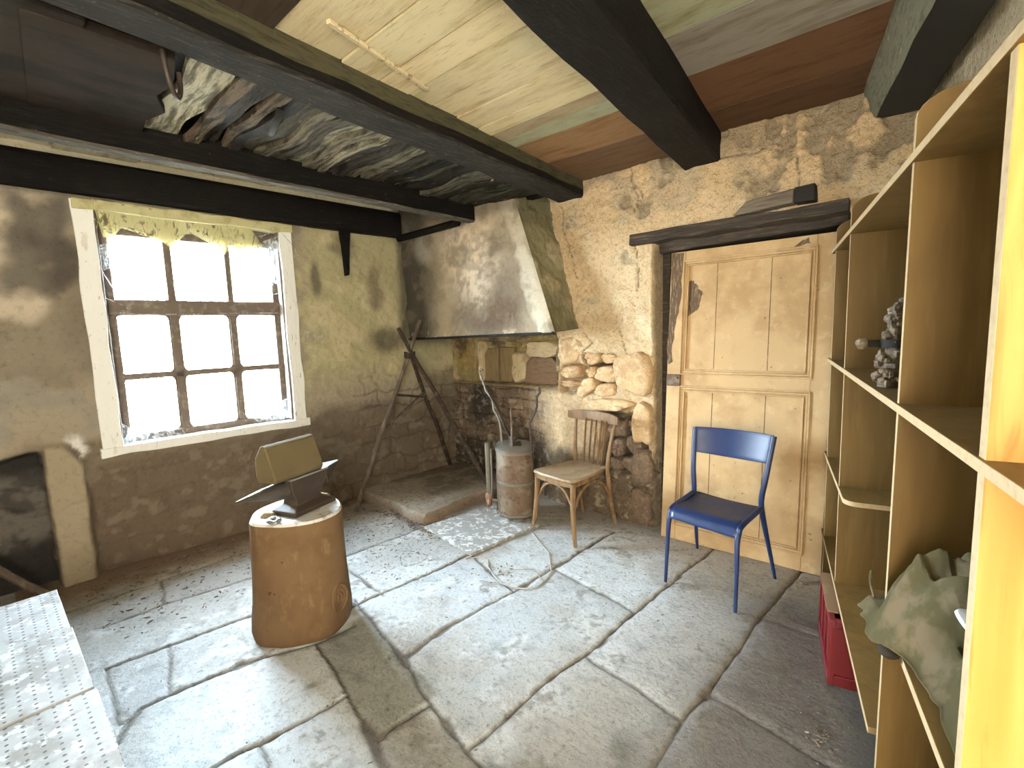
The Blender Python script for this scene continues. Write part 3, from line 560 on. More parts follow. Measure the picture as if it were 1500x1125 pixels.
V, F, C = rough_wall('wall_right', lambda t, z: S3(t, .39, z), (-.9755, -.22, 0), -4.4, 1.75, -.03, 2.8, .03, (.82, .72, .55), (.88, .80, .64), 301)
B = np.array([list(S3(-4.4, .7, -.05)), list(S3(1.75, .7, -.05)), list(S3(1.75, .7, 2.85)), list(S3(-4.4, .7, 2.85))])
np_mesh('wall_right', np.concatenate([V, B]), np.concatenate([F, np.array([[0, 1, 2, 3]])+len(V)]), m_plaster, np.concatenate([C, np.full((4, 3), .4)]), kind='structure')
# wall behind the camera with a wide doorway to the yard
fw = MB()
dx0, dx1, dz1 = .08, .98, 2.1
fw.box(((-4.6+dx0)/2, -1.65, 1.4), (dx0+4.6, .3, 2.9)); fw.box(((1.9+dx1)/2, -1.65, 1.4), (1.9-dx1, .3, 2.9)); fw.box(((dx0+dx1)/2, -1.65, (dz1+2.85)/2), (dx1-dx0, .3, 2.85-dz1))
m_fw = M('rear_limewash', (.5, .43, .32), .95, [DK(s=6, lo=.5, hi=.65, c=(.36, .3, .22), k=.7)], [(28, .6, .02)])
tag(fw.build('wall_front', m_fw), kind='structure')

CZ_ = 2.665
def make_ceiling():
    mb = MB(); cols = []
    def board(x0, x1, y0, y1, z, c, tw=0):
        n0 = len(mb.v); nseg = 14
        for i in range(nseg):
            a = x0+(x1-x0)*i/nseg; b = x0+(x1-x0)*(i+1)/nseg
            f = lambda x: .0035*math.sin(x*3+y0*9)
            mb.hexa([(a, y0, z+f(a)), (b, y0, z+f(b)), (b, y1, z+f(b)+tw), (a, y1, z+f(a)+tw), (a, y0, z+.03), (b, y0, z+.03), (b, y1, z+.03), (a, y1, z+.03)])
        cols.extend([c]*(len(mb.v)-n0))
    pale = [(.70, .60, .385), (.75, .65, .43), (.66, .57, .36), (.72, .635, .41)]
    # bay between the two big beams
    ys = [-2.5, -2.1, -1.7, -1.3, -.9, -.5, -.1, .3, .58, .845, 1.12, 1.31, 1.48, 1.63, 1.80, 1.975, 2.095, 2.205, 2.34, 2.71, 3.3]
    for i, (a, b) in enumerate(zip(ys[:-1], ys[1:])):
        c = random.choice(pale); k = random.uniform(.9, 1.08); c = tuple(v*k for v in c)
        if b <= .89: c = (.05, .036, .026)
        if 2.09 < a < 2.1: c = (.40, .33, .22)
        if 2.2 < a < 2.21: c = (.38, .39, .28)
        if a > 2.3 and a < 2.4: c = (.27, .165, .085)
        if a > 2.7: c = (.14, .085, .05)
        board(-2.55, -1.13, a+.004, b-.003, 2.612+random.uniform(-.003, .003), c, random.uniform(-.004, .004))
    ys = [-2.5, -1.9, -1.3, -.7, -.1, .4, .9, 1.4, 1.72, 2.03, 2.395, 2.86, 3.3]
    for i, (a, b) in enumerate(zip(ys[:-1], ys[1:])):
        c = (.31, .315, .215)
        if 1.9 < a < 2.1: c = (.235, .215, .185)
        if a > 2.3: c = (.125, .062, .032)
        if a > 2.8: c = (.09, .045, .025)
        board(-1.25, 1.35, a+.004, b-.003, CZ_+.012+random.uniform(-.003, .003), c, random.uniform(-.004, .004))
    ys = np.arange(-2.5, 3.5, .42)
    for a in ys: board(-4.35, -2.86, a+.006, a+.412, CZ_+.015+random.uniform(-.004, .004), random.choice([(.80, .75, .60), (.86, .80, .64), (.76, .69, .53)]))
    o = mb.build('ceiling', m_board, ang=30); o['kind'] = 'structure'
    a = o.data.color_attributes.new('Col', 'FLOAT_COLOR', 'POINT'); a.data.foreach_set('color', np.concatenate([np.array(cols), np.ones((len(cols), 1))], 1).astype(np.float32).ravel())
    # roof deck above the boards keeps daylight out of the gaps
    r = MB(); r.box((-1.5, .5, 2.86), (7.0, 7.0, .16)); tag(r.build('ceiling_deck', m_black), kind='structure')
    # old ceiling of split laths between the two sooty beams
    mb = MB(); cols = []; y = .66
    while y < 3.08:
        w = random.uniform(.045, .085); z = 2.525+random.uniform(-.012, .02); n0 = len(mb.v)
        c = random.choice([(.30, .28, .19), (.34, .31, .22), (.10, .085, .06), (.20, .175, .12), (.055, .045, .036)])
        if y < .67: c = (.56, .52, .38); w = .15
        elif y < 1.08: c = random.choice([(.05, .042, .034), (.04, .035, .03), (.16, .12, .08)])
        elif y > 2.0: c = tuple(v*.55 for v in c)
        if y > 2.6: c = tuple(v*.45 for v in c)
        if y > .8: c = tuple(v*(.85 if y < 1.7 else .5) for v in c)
        sk = random.uniform(-.03, .05)
        for i in range(12):
            P4 = []
            for k, x in enumerate((-2.93+.86*i/12, -2.93+.86*(i+1)/12)):
                s = .018*math.sin(x*8+y*13)+sk*(x+2.5)
                t = .012*math.sin(x*11+y*7)
                P4.append((x, y+s, z+t, y+w+s*.8+.01*math.sin(x*17+y), z+t*.6))
            (xa, ya, za, yA, zA), (xb, yb, zb, yB, zB) = P4
            mb.hexa([(xa, ya, za), (xb, yb, zb), (xb, yB, zB), (xa, yA, zA), (xa, ya, za+.03), (xb, yb, zb+.03), (xb, yB, zB+.03), (xa, yA, zA+.03)])
        cols.extend([c]*(len(mb.v)-n0)); y += w+random.uniform(.0, .016)
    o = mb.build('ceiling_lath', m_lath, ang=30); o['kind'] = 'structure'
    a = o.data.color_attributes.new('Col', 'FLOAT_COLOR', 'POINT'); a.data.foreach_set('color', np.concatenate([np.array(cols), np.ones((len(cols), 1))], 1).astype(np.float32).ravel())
    d = MB(); d.box((-2.5, 1.85, 2.60), (.9, 2.6, .04)); tag(d.build('ceiling_filling', m_soot), kind='structure')
    p = MB()
    p.prism([(-2.92, .27), (-2.1, .2), (-2.1, .60), (-2.3, .64), (-2.45, .615), (-2.6, .68), (-2.75, .64), (-2.92, .66)], (0, 0, 2.505), (1, 0, 0), (0, 1, 0), (0, 0, 1), 0, .04)
    p.box((-2.5, -1.10, 2.53), (.88, 2.9, .04))
    tag(p.build('ceiling_plaster', m_darkpanel, bevel=.004), kind='structure')
make_ceiling()
bt = MB(); bt.hexa([(-1.665, 0.952, 2.597), (-1.797, 1.499, 2.597), (-1.777, 1.504, 2.597), (-1.645, 0.957, 2.597), (-1.665, 0.952, 2.613), (-1.797, 1.499, 2.613), (-1.777, 1.504, 2.613), (-1.645, 0.957, 2.613)])
tag(bt.build('ceiling_batten', M('pale_batten', (.62, .52, .33), .85, [DK(s=30, lo=.55, hi=.62, c=(.2, .15, .09), k=.8)], [(40, .4, .004)]), bevel=.003), kind='structure')

def beam(name, ya, yb, xa, xb, z0a, z0b, z1, mats, seg=26, wob=.006, face=None, label=None, cat=None, lean=0):
    """timber running along y: xa=(left,right) at ya, xb at yb"""
    rings = []; mb = MB()
    for i in range(seg+1):
        t = i/seg; y = ya+(yb-ya)*t; xl = xa[0]+(xb[0]-xa[0])*t; xr = xa[1]+(xb[1]-xa[1])*t; z0 = z0a+(z0b-z0a)*t
        n = lambda k: (vnoise(np.array([[y, k, xa[0]]]), 4.5, 5)[0]-.5)*2*wob
        c = .012
        rings.append([(xl+n(1)-lean, y, z1), (xl+n(1), y, z0+c+n(2)), (xl+c+n(1), y, z0+n(2)), (xr-c+n(3), y, z0+n(4)), (xr+n(3), y, z0+c+n(4)), (xr+n(3), y, z0+.055+n(5)*2), (xr+n(3), y, z1)])
    mb.loft(rings)
    if face is not None:
        k = 0
        for f in range(len(mb.f)):
            j = f % 7
            if f < seg*7: mb.m[f] = face[j]
    o = mb.build(name, mats, ang=30); return tag(o, label, cat, None, 'structure')
beam('ceiling_beam', -2.3, 3.28, (-1.70, -1.56), (-2.295, -2.055), 2.47, 2.49, 2.68, [m_soot_b, m_soot, m_olivewood], face=[1, 0, 0, 0, 1, 2, 2], wob=.008, label='smoke-blackened ceiling beam crossing above the hearth, olive on its right face', cat='beam')
beam('ceiling_beam', -2.3, 3.28, (-.60, -.34), (-1.288, -1.05), 2.44, 2.50, 2.69, [m_soot, m_soot], wob=.007, label='broad black ceiling beam ending on the wall left of the door', cat='beam')
beam('ceiling_beam', -2.3, 3.28, (.90, 1.10), (-.30, -.10), 2.48, 2.52, 2.70, [m_black, m_greenwood], face=[1, 1, 0, 0, 0, 0, 0], lean=.055, wob=.007, label='dark ceiling beam above the plywood shelves with a greenish left face', cat='beam')
beam('ceiling_beam', -2.3, 2.86, (-3.04, -2.955), (-2.975, -2.88), 2.40, 2.40, 2.60, [m_soot, m_joist], face=[0, 0, 1, 1, 0, 0, 0], wob=.006, label='thin sooty ceiling joist between the window and the big beam', cat='beam')
# timber over the window and the short header on the hood
mb = MB(); rings = []
for i in range(31):
    y = -2.2+(2.80+2.2)*i/30; n = (vnoise(np.array([[y, 0, 0]]), 3, 8)[0]-.5)*.02
    a = A3(y, 0, -.15); b = A3(y, 0, .07+n*.5); zb = 2.425-.025*ss(np.array([y]), -.5, 2.8)[0]+n*.4
    rings.append([(a.x, a.y, 2.63), (a.x, a.y, zb), (b.x-.015, b.y, zb), (b.x, b.y, zb+.02), (b.x, b.y, 2.60+n), (b.x-.02, b.y, 2.63)])
mb.loft(rings); tag(mb.build('ceiling_beam', m_soot, ang=30), 'long black timber lying along the wall over the window', 'beam', None, 'structure')
mb = MB(); mb.tube([(-3.86, 2.80, 2.40), (-3.5, 2.82, 2.41), (-3.05, 2.83, 2.42)], .032, 6); tag(mb.build('ceiling_beam', m_soot, ang=30), 'short dark pole joining the window timber to the chimney hood', 'beam', None, 'structure')

# ------------------------------------------------------------------ CHIMNEY HOOD
def make_hood():
    nu, nv = 150, 84; Fc = []
    u, v = np.meshgrid(np.linspace(0, 1, nu), np.linspace(0, 1, nv), indexing='ij'); u = u.ravel(); v = v.ravel()
    def bil(a, b, c, d):
        a, b, c, d = map(np.array, (a, b, c, d)); return a*((1-u)*(1-v))[:, None]+b*(u*(1-v))[:, None]+c*(u*v)[:, None]+d*((1-u)*v)[:, None]
    # front
    V = bil((-3.93, 2.87, 1.455), (-2.085, 2.85, 1.475), (-2.60, 2.98, 2.70), (-3.93, 2.80, 2.70))
    n1 = fbm(V, 2.2, 401); n2 = fbm(V, 6, 403); n3 = fbm(V, 22, 405)
    x, z = V[:, 0].copy(), V[:, 2].copy()
    C = np.tile(np.array([.36, .30, .225]), (len(V), 1))
    mixc(C, (.05, .045, .038), ss(-x+(n2-.5)*.3, 3.38, 3.62)*.92); mixc(C, (.17, .16, .11), blob(x, z, -3.45, 1.9, .12, .3, .6)*.5)
    mixc(C, (.40, .34, .25), blob(x+(n2-.5)*.2, z, -3.28, 1.68, .1, .26, .6)*.8)
    mixc(C, (.105, .075, .052), blob(x+(n2-.5)*.4, z+(n1-.5)*.5, -2.74, 1.70, .40, .33, .7)*.93)
    mixc(C, (.78, .66, .52), blob(x+(n2-.5)*.3, z+(n1-.5)*.4, -3.0, 2.12, .24, .32, .8)*(.35+.6*ss(n3, .4, .6)))
    mixc(C, (.40, .38, .33), blob(x, z, -3.58, 2.28, .1, .12, .6)*.6)
    mixc(C, (.60, .54, .43), ss(x+.42*(z-1.55)+(n2-.5)*.12, -2.30, -2.24)*.8); mixc(C, (.42, .34, .24), ss(z+(n2-.5)*.2, 2.25, 2.4)*.55*ss(x, -3.2, -2.9))
    mixc(C, (.18, .15, .11), ss(n2, .56, .66)*.5); mixc(C, (.5, .42, .3), ss(n3, .62, .7)*(1-ss(z, 1.47, 1.53))*.8); mixc(C, (.09, .075, .06), ss(z+(n2-.5)*.1, 2.42, 2.5)*.5)
    D = (n1-.5)*.06+(n2-.5)*.045+(n3-.5)*.016+.014*ss(x+.42*(z-1.55)+(n2-.5)*.12, -2.30, -2.27)
    edge = np.minimum(ss(u, 0, .02), 1-ss(u, .985, 1)); V[:, 1] -= D*edge
    VV = [V]; CC = [C]; Fc.append(gridfaces(nu, nv)); off = len(V)
    # right cheek
    V2 = bil((-2.085, 2.85, 1.475), (-2.115, 3.26, 1.50), (-2.38, 3.26, 2.70), (-2.60, 2.98, 2.70)); n2 = fbm(V2, 7, 411); n3 = fbm(V2, 22, 413); n1 = fbm(V2, 2, 409)
    C2 = np.tile(np.array([.20, .18, .105]), (len(V2), 1)); mixc(C2, (.36, .31, .21), ss(n2, .55, .68)*.7); mixc(C2, (.085, .078, .045), ss(n1, .5, .62)*.6); mixc(C2, (.5, .41, .28), ss(u+(n2-.5)*.3, .75, .95)*.7)
    V2[:, 0] += ((n2-.5)*.06+(n3-.5)*.02)*np.minimum(ss(u, 0, .06), 1)
    VV.append(V2); CC.append(C2); Fc.append(gridfaces(nu, nv)+off); off += len(V2)
    # underside
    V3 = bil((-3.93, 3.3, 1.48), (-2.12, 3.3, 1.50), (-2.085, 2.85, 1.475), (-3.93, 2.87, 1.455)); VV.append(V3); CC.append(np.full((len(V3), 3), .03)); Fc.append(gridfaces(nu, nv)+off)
    o = np_mesh('chimney_hood', np.concatenate(VV), np.concatenate(Fc), m_plaster_s, np.concatenate(CC), kind='structure')
    tag(o, 'smoke-stained sloping plaster chimney hood over the corner hearth', 'chimney hood')
    b = MB(); pts = [(-3.88, 2.865, 1.447), (-3.3, 2.855, 1.452), (-2.7, 2.85, 1.462), (-2.09, 2.845, 1.470)]; b.tube(pts, .013, 6); b.build('hood_edge_bar', m_soot_b, o)
make_hood()

# ------------------------------------------------------------------ WINDOW
win = thing('window_1', 'small-paned casement window in a flaking white frame hung with cobwebs', 'window', tuple(A3(1.15, .78)), kind='structure')
def wbox(mb, y0, y1, z0, z1, n0, n1, mi=0):
    p = []
    for z in (z0, z1):
        for y, n in ((y0, n0), (y1, n0), (y1, n1), (y0, n1)): p.append(A3(y, z, n))
    mb.hexa(p, mi)
def wrough(y0, y1, z0, z1, n0, n1, seed, horizontal=False):
    """hand-planed casing board with wavering edges"""
    rings = []; N = 26
    for i in range(N+1):
        t = i/N; k = [(vnoise(np.array([[t*9, q, seed]]), 1.0, 3)[0]-.5)*.014 for q in range(4)]
        if horizontal:
            y = y0+(y1-y0)*t; rings.append([A3(y, z0+k[0], n0), A3(y, z0+k[0], n1+k[3]*.4), A3(y, z1+k[1], n1+k[3]*.4), A3(y, z1+k[1], n0)])
        else:
            z = z0+(z1-z0)*t; rings.append([A3(y0+k[0], z, n0), A3(y0+k[0], z, n1+k[3]*.4), A3(y1+k[1], z, n1+k[3]*.4), A3(y1+k[1], z, n0)])
    return MB().loft(rings)
wrough(.495, .60, .80, 2.39, -.06, .025, 1).build('casing', m_casing, win, bevel=.004)
wrough(1.705, 1.805, .80, 2.39, -.06, .025, 4).build('casing', m_casing, win, bevel=.004)
wrough(.50, 1.81, 2.335, 2.40, -.06, .03, 7, True).build('casing', m_casing_y, win, bevel=.004)
wrough(.485, 1.83, .765, .822, -.16, .03, 9, True).build('window_sill', m_casing, win, bevel=.004)
mb = MB(); wbox(mb, .53, .60, .8, 2.4, -.5, -.06); wbox(mb, 1.70, 1.77, .8, 2.4, -.5, -.06); wbox(mb, .53, 1.77, 2.335, 2.40, -.5, -.06); wbox(mb, .53, 1.77, .76, .80, -.5, -.06)
mb.build('reveal', m_reveal, win)
# sash: outer frame, transom and glazing bars at the depth of the glass
s0, s1 = -.135, -.095
ycol = [(.655, .947), (1.012, 1.325), (1.383, 1.672)]; zrow = [(.868, 1.254), (1.285, 1.686), (1.788, 2.225)]
mb = MB()
wbox(mb, .585, .662, .80, 2.34, s0-.01, s1+.008); wbox(mb, 1.655, 1.72, .80, 2.34, s0-.01, s1+.008); wbox(mb, .60, 1.715, 2.215, 2.34, s0-.01, s1+.006); wbox(mb, .60, 1.715, .79, .872, s0-.01, s1+.008); wbox(mb, .60, 1.715, 1.685, 1.79, s0-.015, s1+.02); wbox(mb, 1.693, 1.7035, .83, 2.34, -.1, .004); wbox(mb, .5985, .609, .83, 2.34, -.1, .004)
mb.build('sash_frame', m_sash, win, bevel=.004)
mb = MB()
for a, b in ((.947, 1.012), (1.325, 1.383)):
    wbox(mb, a+.010, b-.010, .815, 2.23, s0, s1); wbox(mb, a, b, .815, 1.69, s0+.012, s1-.012)
wbox(mb, .65, 1.675, 1.250, 1.289, s0, s1)
for (a, b) in ycol:                 # rounded putty corners of the lower panes
    for (c, d) in zrow[:2]:
        for (y, z, sy, sz) in ((a, c, 1, 1), (b, c, -1, 1), (a, d, 1, -1), (b, d, -1, -1)):
            r = .038; arc = [(y+sy*r*(1-math.sin(t)), z+sz*r*(1-math.cos(t))) for t in np.linspace(0, PI/2, 6)]
            pts = [(y-sy*.012, z-sz*.012)]+arc if sy*sz > 0 else [(y-sy*.012, z-sz*.012)]+arc[::-1]
            n = len(pts); vs = [A3(p[0], p[1], s0+.008) for p in pts]+[A3(p[0], p[1], s1-.008) for p in pts]
            mb.add(vs, [tuple(range(n)), tuple(range(2*n-1, n-1, -1))]+[(i, (i+1) % n, n+(i+1) % n, n+i) for i in range(n)])
mb.build('glazing_bars', m_sash, win)
mb = MB(); wbox(mb, .62, 1.70, .80, 2.30, -.1165, -.1135); mb.build('glass', m_glass, win)

# cobwebs
def web(name, label, top, bot, sag, mat, strands=(), nu=26, nv=8, out=0.0, rag=.03, seed=1):
    mb = MB(); P = np.zeros((nu, nv, 3))
    def lerp(L, t):
        k = t*(len(L)-1); i = min(int(k), len(L)-2); f = k-i; return tuple(L[i][q]*(1-f)+L[i+1][q]*f for q in range(3))
    for i in range(nu):
        t = i/(nu-1); a = lerp(top, t); b = lerp(bot, t); r = (vnoise(np.array([[t*13, seed, 0]]), 1., 2)[0]-.5)*2*rag
        for j in range(nv):
            s = j/(nv-1); y = a[0]+(b[0]-a[0])*s; z = a[1]+(b[1]-a[1])*s-sag*math.sin(PI*s)*.3+r*s; n = a[2]+(b[2]-a[2])*s+out*math.sin(PI*s)+.006*math.sin(i*1.7+j)
            P[i, j] = A3(y, z, n)
    mb.grid(P)
    for st in strands: mb.tube([A3(*p) for p in st], .0016, 4)
    o = mb.build(name, mat, origin=tuple(A3(*top[0])), solid=.0008); return tag(o, label, 'cobweb')
web('cobweb', 'thick yellowed cobweb sheet draped across the window head', [(.60, 2.40, .03), (.9, 2.385, .03), (1.2, 2.37, .02), (1.5, 2.35, .01)], [(.64, 2.17, -.06), (.74, 2.27, -.06), (.98, 2.17, -.085), (1.12, 2.26, -.08), (1.33, 2.13, -.085), (1.42, 2.22, -.08), (1.62, 2.24, -.07)], .05, m_web_y, rag=.05, seed=3,
    strands=[[(.56, 2.33, .03), (.63, 2.25, .0), (.75, 2.3, -.03), (.95, 2.36, .02)], [(.60, 2.40, .035), (.62, 2.28, .02), (.60, 2.19, -.02)], [(1.0, 2.39, .03), (1.04, 2.28, -.03), (1.02, 2.2, -.07)]])
web('cobweb', 'pale web hanging in the upper left corner of the window', [(.60, 2.13, -.05), (.68, 2.16, -.08)], [(.60, 1.97, -.04), (.665, 2.0, -.085)], .02, m_web_w, nu=10, rag=.012, seed=5,
    strands=[[(.605, 1.98, -.04), (.64, 1.9, -.06), (.69, 1.80, -.085), (.76, 1.70, -.085)], [(.61, 1.97, -.04), (.66, 1.86, -.06), (.67, 1.95, -.085)], [(.60, 1.80, -.03), (.70, 1.75, -.07), (.76, 1.70, -.085)], [(.60, 1.705, -.03), (.8, 1.69, -.06), (1.3, 1.70, -.075), (1.71, 1.70, -.03)]])
web('cobweb', 'grey cobweb filling the upper right corner of the window', [(1.56, 2.24, -.09), (1.70, 2.30, .02)], [(1.62, 1.9, -.09), (1.705, 1.93, -.02)], .03, m_web_w, nu=12, rag=.03, seed=8,
    strands=[[(1.60, 2.05, -.09), (1.71, 2.02, .02)], [(1.55, 1.83, -.09), (1.71, 1.86, .02)], [(1.45, 2.25, -.09), (1.6, 2.3, -.03), (1.77, 2.37, .04)], [(1.5, 2.2, -.09), (1.65, 2.34, .0), (1.72, 2.40, .05)], [(1.72, 2.32, .05), (1.80, 2.22, .06), (1.84, 2.12, .05)]])
web('cobweb', 'dusty web sagging along the left end of the window sill', [(.60, .98, -.05), (.68, .90, -.09), (.98, .87, -.09)], [(.60, .83, -.02), (.75, .835, -.03), (.95, .83, -.05)], .03, m_web_w, nu=14, rag=.01, seed=11)
web('cobweb', 'small web in the lower right corner of the window', [(1.42, .87, -.09), (1.62, .93, -.08), (1.70, 1.02, -.04)], [(1.42, .835, -.06), (1.58, .835, -.05), (1.69, .84, -.01)], .01, m_web_w, nu=12, rag=.01, seed=13, strands=[[(1.45, .85, -.08), (1.70, 1.02, -.03)], [(1.40, 1.18, -.092), (1.405, 1.05, -.092), (1.40, .95, -.092)]])

# ------------------------------------------------------------------ DOOR
DP = Vector((-1.39, 3.125, .004)); D1 = Vector((.9996, .028, 0)); D2 = Vector((0, .083, .9965)); D3 = Vector((.028, -.996, .083))
door = thing('door_1', 'cream two-panel wooden door leaning in the opening behind the blue chair', 'door', tuple(DP), kind='structure')
mb = MB(); mb.fbox(DP, D1, D2, D3, (0, .97), (0, 2.0), (-.035, -.012)); mb.build('panel_boards', m_doorp, door)
mb = MB()
for u, v in (((0, .10), (0, 2.0)), ((.865, .97), (0, 2.0)), ((.10, .865), (0, .12)), ((.10, .865), (1.075, 1.165)), ((.10, .865), (1.925, 2.0))): mb.fbox(DP, D1, D2, D3, u, v, (-.034, 0))
mb.build('door_frame', m_doorp, door, bevel=.003)
def mould(u0, u1, v0, v1):
    mb = MB()
    for k, (w, h, q) in enumerate(((.012, .008, 0), (.014, -.002, .014), (.010, .003, .032))):
        a0, a1, b0, b1 = u0+q, u1-q, v0+q, v1-q
        for u, v in (((a0, a1), (b0, b0+w)), ((a0, a1), (b1-w, b1)), ((a0, a0+w), (b0+w, b1-w)), ((a1-w, a1), (b0+w, b1-w))): mb.fbox(DP, D1, D2, D3, u, v, (-.02, h))
    return mb
mould(.085, .872, 1.155, 1.94).build('moulding', m_doorp, door, bevel=.003)
mould(.085, .872, .095, 1.085).build('moulding', m_doorp, door, bevel=.003)
mb = MB()
for u in (.31, .63):
    for v in ((.14, 1.05), (1.20, 1.9)): mb.fbox(DP, D1, D2, D3, (u-.0022, u+.0022), v, (-.014, -.0112))
mb.build('board_joint', m_doord, door)
def flake(pts, w=.0012):
    n = len(pts); out = []
    for i in range(n):
        a, b = Vector(pts[i]), Vector(pts[(i+1) % n])
        for k in range(6):
            t = k/6; p = a.lerp(b, t); j = .012*(vnoise(np.array([[p.x*60, p.y*60, i]]), 1., 4)[0]-.5)*2
            out.append((p.x+j, p.y+j*.7))
    return out
mb = MB(); mb.prism(flake([(.0, 1.22), (.03, 1.24), (.045, 1.5), (.075, 1.62), (.085, 1.99), (.002, 1.995)]), DP, D1, D2, D3, -.005, .0012)
mb.prism(flake([(.112, 1.55), (.19, 1.60), (.215, 1.72), (.16, 1.80), (.115, 1.79)]), DP, D1, D2, D3, -.02, -.0108); mb.prism(flake([(.75, 1.945), (.83, 1.95), (.82, 1.985), (.78, 1.97)]), DP, D1, D2, D3, -.005, .0014)
mb.build('bare_patch', m_doord, door)
mb = MB(); mb.fbox(DP, D1, D2, D3, (.004, .10), (1.078, 1.158), (0, .016)); mb.tube([DP+D1*.05+D2*1.12+D3*.015, DP+D1*.05+D2*1.12+D3*.022], .010, 8); lock = mb.build('rim_lock', m_ironrust, door, bevel=.003)
mb = MB(); mb.tube([DP+D1*.08+D2*1.135+D3*.016, DP+D1*.08+D2*1.135+D3*.04], .007, 8); mb.build('lock_stud', m_ironrust, lock)

# lintel timbers over the door and the bits lying on them
def rough_bar(name, pts4, mat, seg=24, wob=.01, seed=1):
    """pts4: 4 section corners at the left end and 4 at the right end"""
    L, R = pts4; rings = []
    for i in range(seg+1):
        t = i/seg; ring = []
        for k in range(4):
            p = Vector(L[k]).lerp(Vector(R[k]), t); q = (vnoise(np.array([[t*8, k*3.1, seed]]), 1., 6)[0]-.5)*2*wob
            ring.append((p.x, p.y+q*.4, p.z+q))
        rings.append(ring)
    return tag(MB().loft(rings).build(name, mat, ang=30, bevel=.005), kind='structure')
rough_bar('trim_1', ([(-1.645, 3.155, 2.075), (-1.645, 3.3, 2.065), (-1.645, 3.3, 2.15), (-1.645, 3.165, 2.15)], [(-.365, 3.145, 2.075), (-.365, 3.3, 2.065), (-.365, 3.3, 2.135), (-.365, 3.155, 2.135)]), m_lintel, seed=3)
rough_bar('trim_2', ([(-1.47, 3.27, 2.0), (-1.47, 3.6, 2.0), (-1.47, 3.6, 2.08), (-1.47, 3.25, 2.08)], [(-.375, 3.30, 2.03), (-.375, 3.6, 2.03), (-.375, 3.6, 2.08), (-.375, 3.25, 2.08)]), m_lintel, seed=5, wob=.006)
rough_bar('trim_3', ([(-1.477, 3.33, .0), (-1.42, 3.33, .0), (-1.42, 3.5, .0), (-1.477, 3.5, .0)], [(-1.477, 3.34, 2.02), (-1.42, 3.34, 2.02), (-1.42, 3.5, 2.02), (-1.477, 3.5, 2.02)]), m_lintel, seed=7, wob=.004)
wd = thing('wood_block', 'split dark timber wedge lying on the lintel over the door', 'timber', (-.75, 3.16, 2.14))
mb = MB(); mb.hexa([(-.94, 3.115, 2.142), (-.62, 3.115, 2.158), (-.62, 3.21, 2.158), (-.94, 3.21, 2.142), (-.87, 3.135, 2.215), (-.62, 3.125, 2.235), (-.62, 3.21, 2.24), (-.87, 3.21, 2.22)]); mb.build('wedge_face', M('greyed_timber', (.16, .13, .10), .9, [DK(s=9, st=(.6, 6, 6), lo=.46, hi=.64, c=(.07, .055, .045), k=.8)], [(20, .5, .01, (.5, 5, 5))]), wd, bevel=.006)
mb = MB(); mb.hexa([(-.618, 3.112, 2.155), (-.515, 3.118, 2.152), (-.515, 3.21, 2.152), (-.618, 3.21, 2.155), (-.618, 3.122, 2.238), (-.52, 3.13, 2.245), (-.52, 3.21, 2.245), (-.618, 3.21, 2.24)]); mb.build('charred_end', m_black, wd, bevel=.006)

# ------------------------------------------------------------------ HEARTH
def make_hearth():
    poly = [(-2.90, 2.195), (-3.30, 2.28), (-3.86, 2.20), (-3.9, 3.42), (-2.95, 3.42), (-2.93, 2.87)]
    st = .014; xs = np.arange(-3.95, -2.86, st); ys = np.arange(2.12, 3.46, st); nx, ny = len(xs), len(ys)
    X, Y = np.meshgrid(xs, ys, indexing='ij'); X = X.ravel(); Y = Y.ravel(); P = np.stack([X, Y, 0*X], 1)
    n1 = fbm(P, 3, 501); n2 = fbm(P, 9, 503); n3 = fbm(P, 30, 505)
    front = 2.20+.02*(n2-.5)+.10*ss(-X, 3.15, 3.35)*(n1)
    d = np.minimum(np.minimum(Y-front, -2.905-.03*ss(Y, 2.2, 2.9)-X+.012*(n2-.5)), 9)
    Z = .085*ss(d, -.005, .012)+(n1-.5)*.02*ss(d, .0, .05)+(n3-.5)*.008-.02*(1-ss(d, -.005, .012))
    C = np.tile(np.array([.32, .275, .22]), (len(X), 1)); mixc(C, (.12, .1, .078), ss(Y+.3*(n2-.5), 2.6, 3.1)*.8); mixc(C, (.16, .132, .10), ss(n1, .45, .62)*.8); mixc(C, (.30, .26, .21), ss(n2, .56, .68)*.6)  # slab painted darker towards the back for the shade under the hood
    mixc(C, (.48, .45, .41), (1-ss(d, .0, .35))*.65*ss(X+n2*.3, -3.9, -3.3)); mixc(C, (.22, .16, .11), blob(X, Y, -2.95, 2.5, .10, .4)*.6); mixc(C, (.14, .085, .05), (1-ss(d, .0, .016))*.8)
    V = np.stack([X, Y, Z], 1)
    o = np_mesh('hearth', V, gridfaces(nx, ny), m_slabd, C, kind='structure'); tag(o, 'raised dark stone hearth slab below the chimney hood', 'hearth')
make_hearth()
mb = MB(); mb.prism([(-2.86, 2.16), (-2.245, 2.065), (-2.18, 2.72), (-2.72, 2.89)], (0, 0, .004), (1, 0, 0), (0, 1, 0), (0, 0, 1), 0, .022)
tag(mb.build('floor_plate', m_plate, origin=(-2.5, 2.45, .004), bevel=.003), 'thin whitewashed board lying on the flagstones under the old sprayer', 'board')

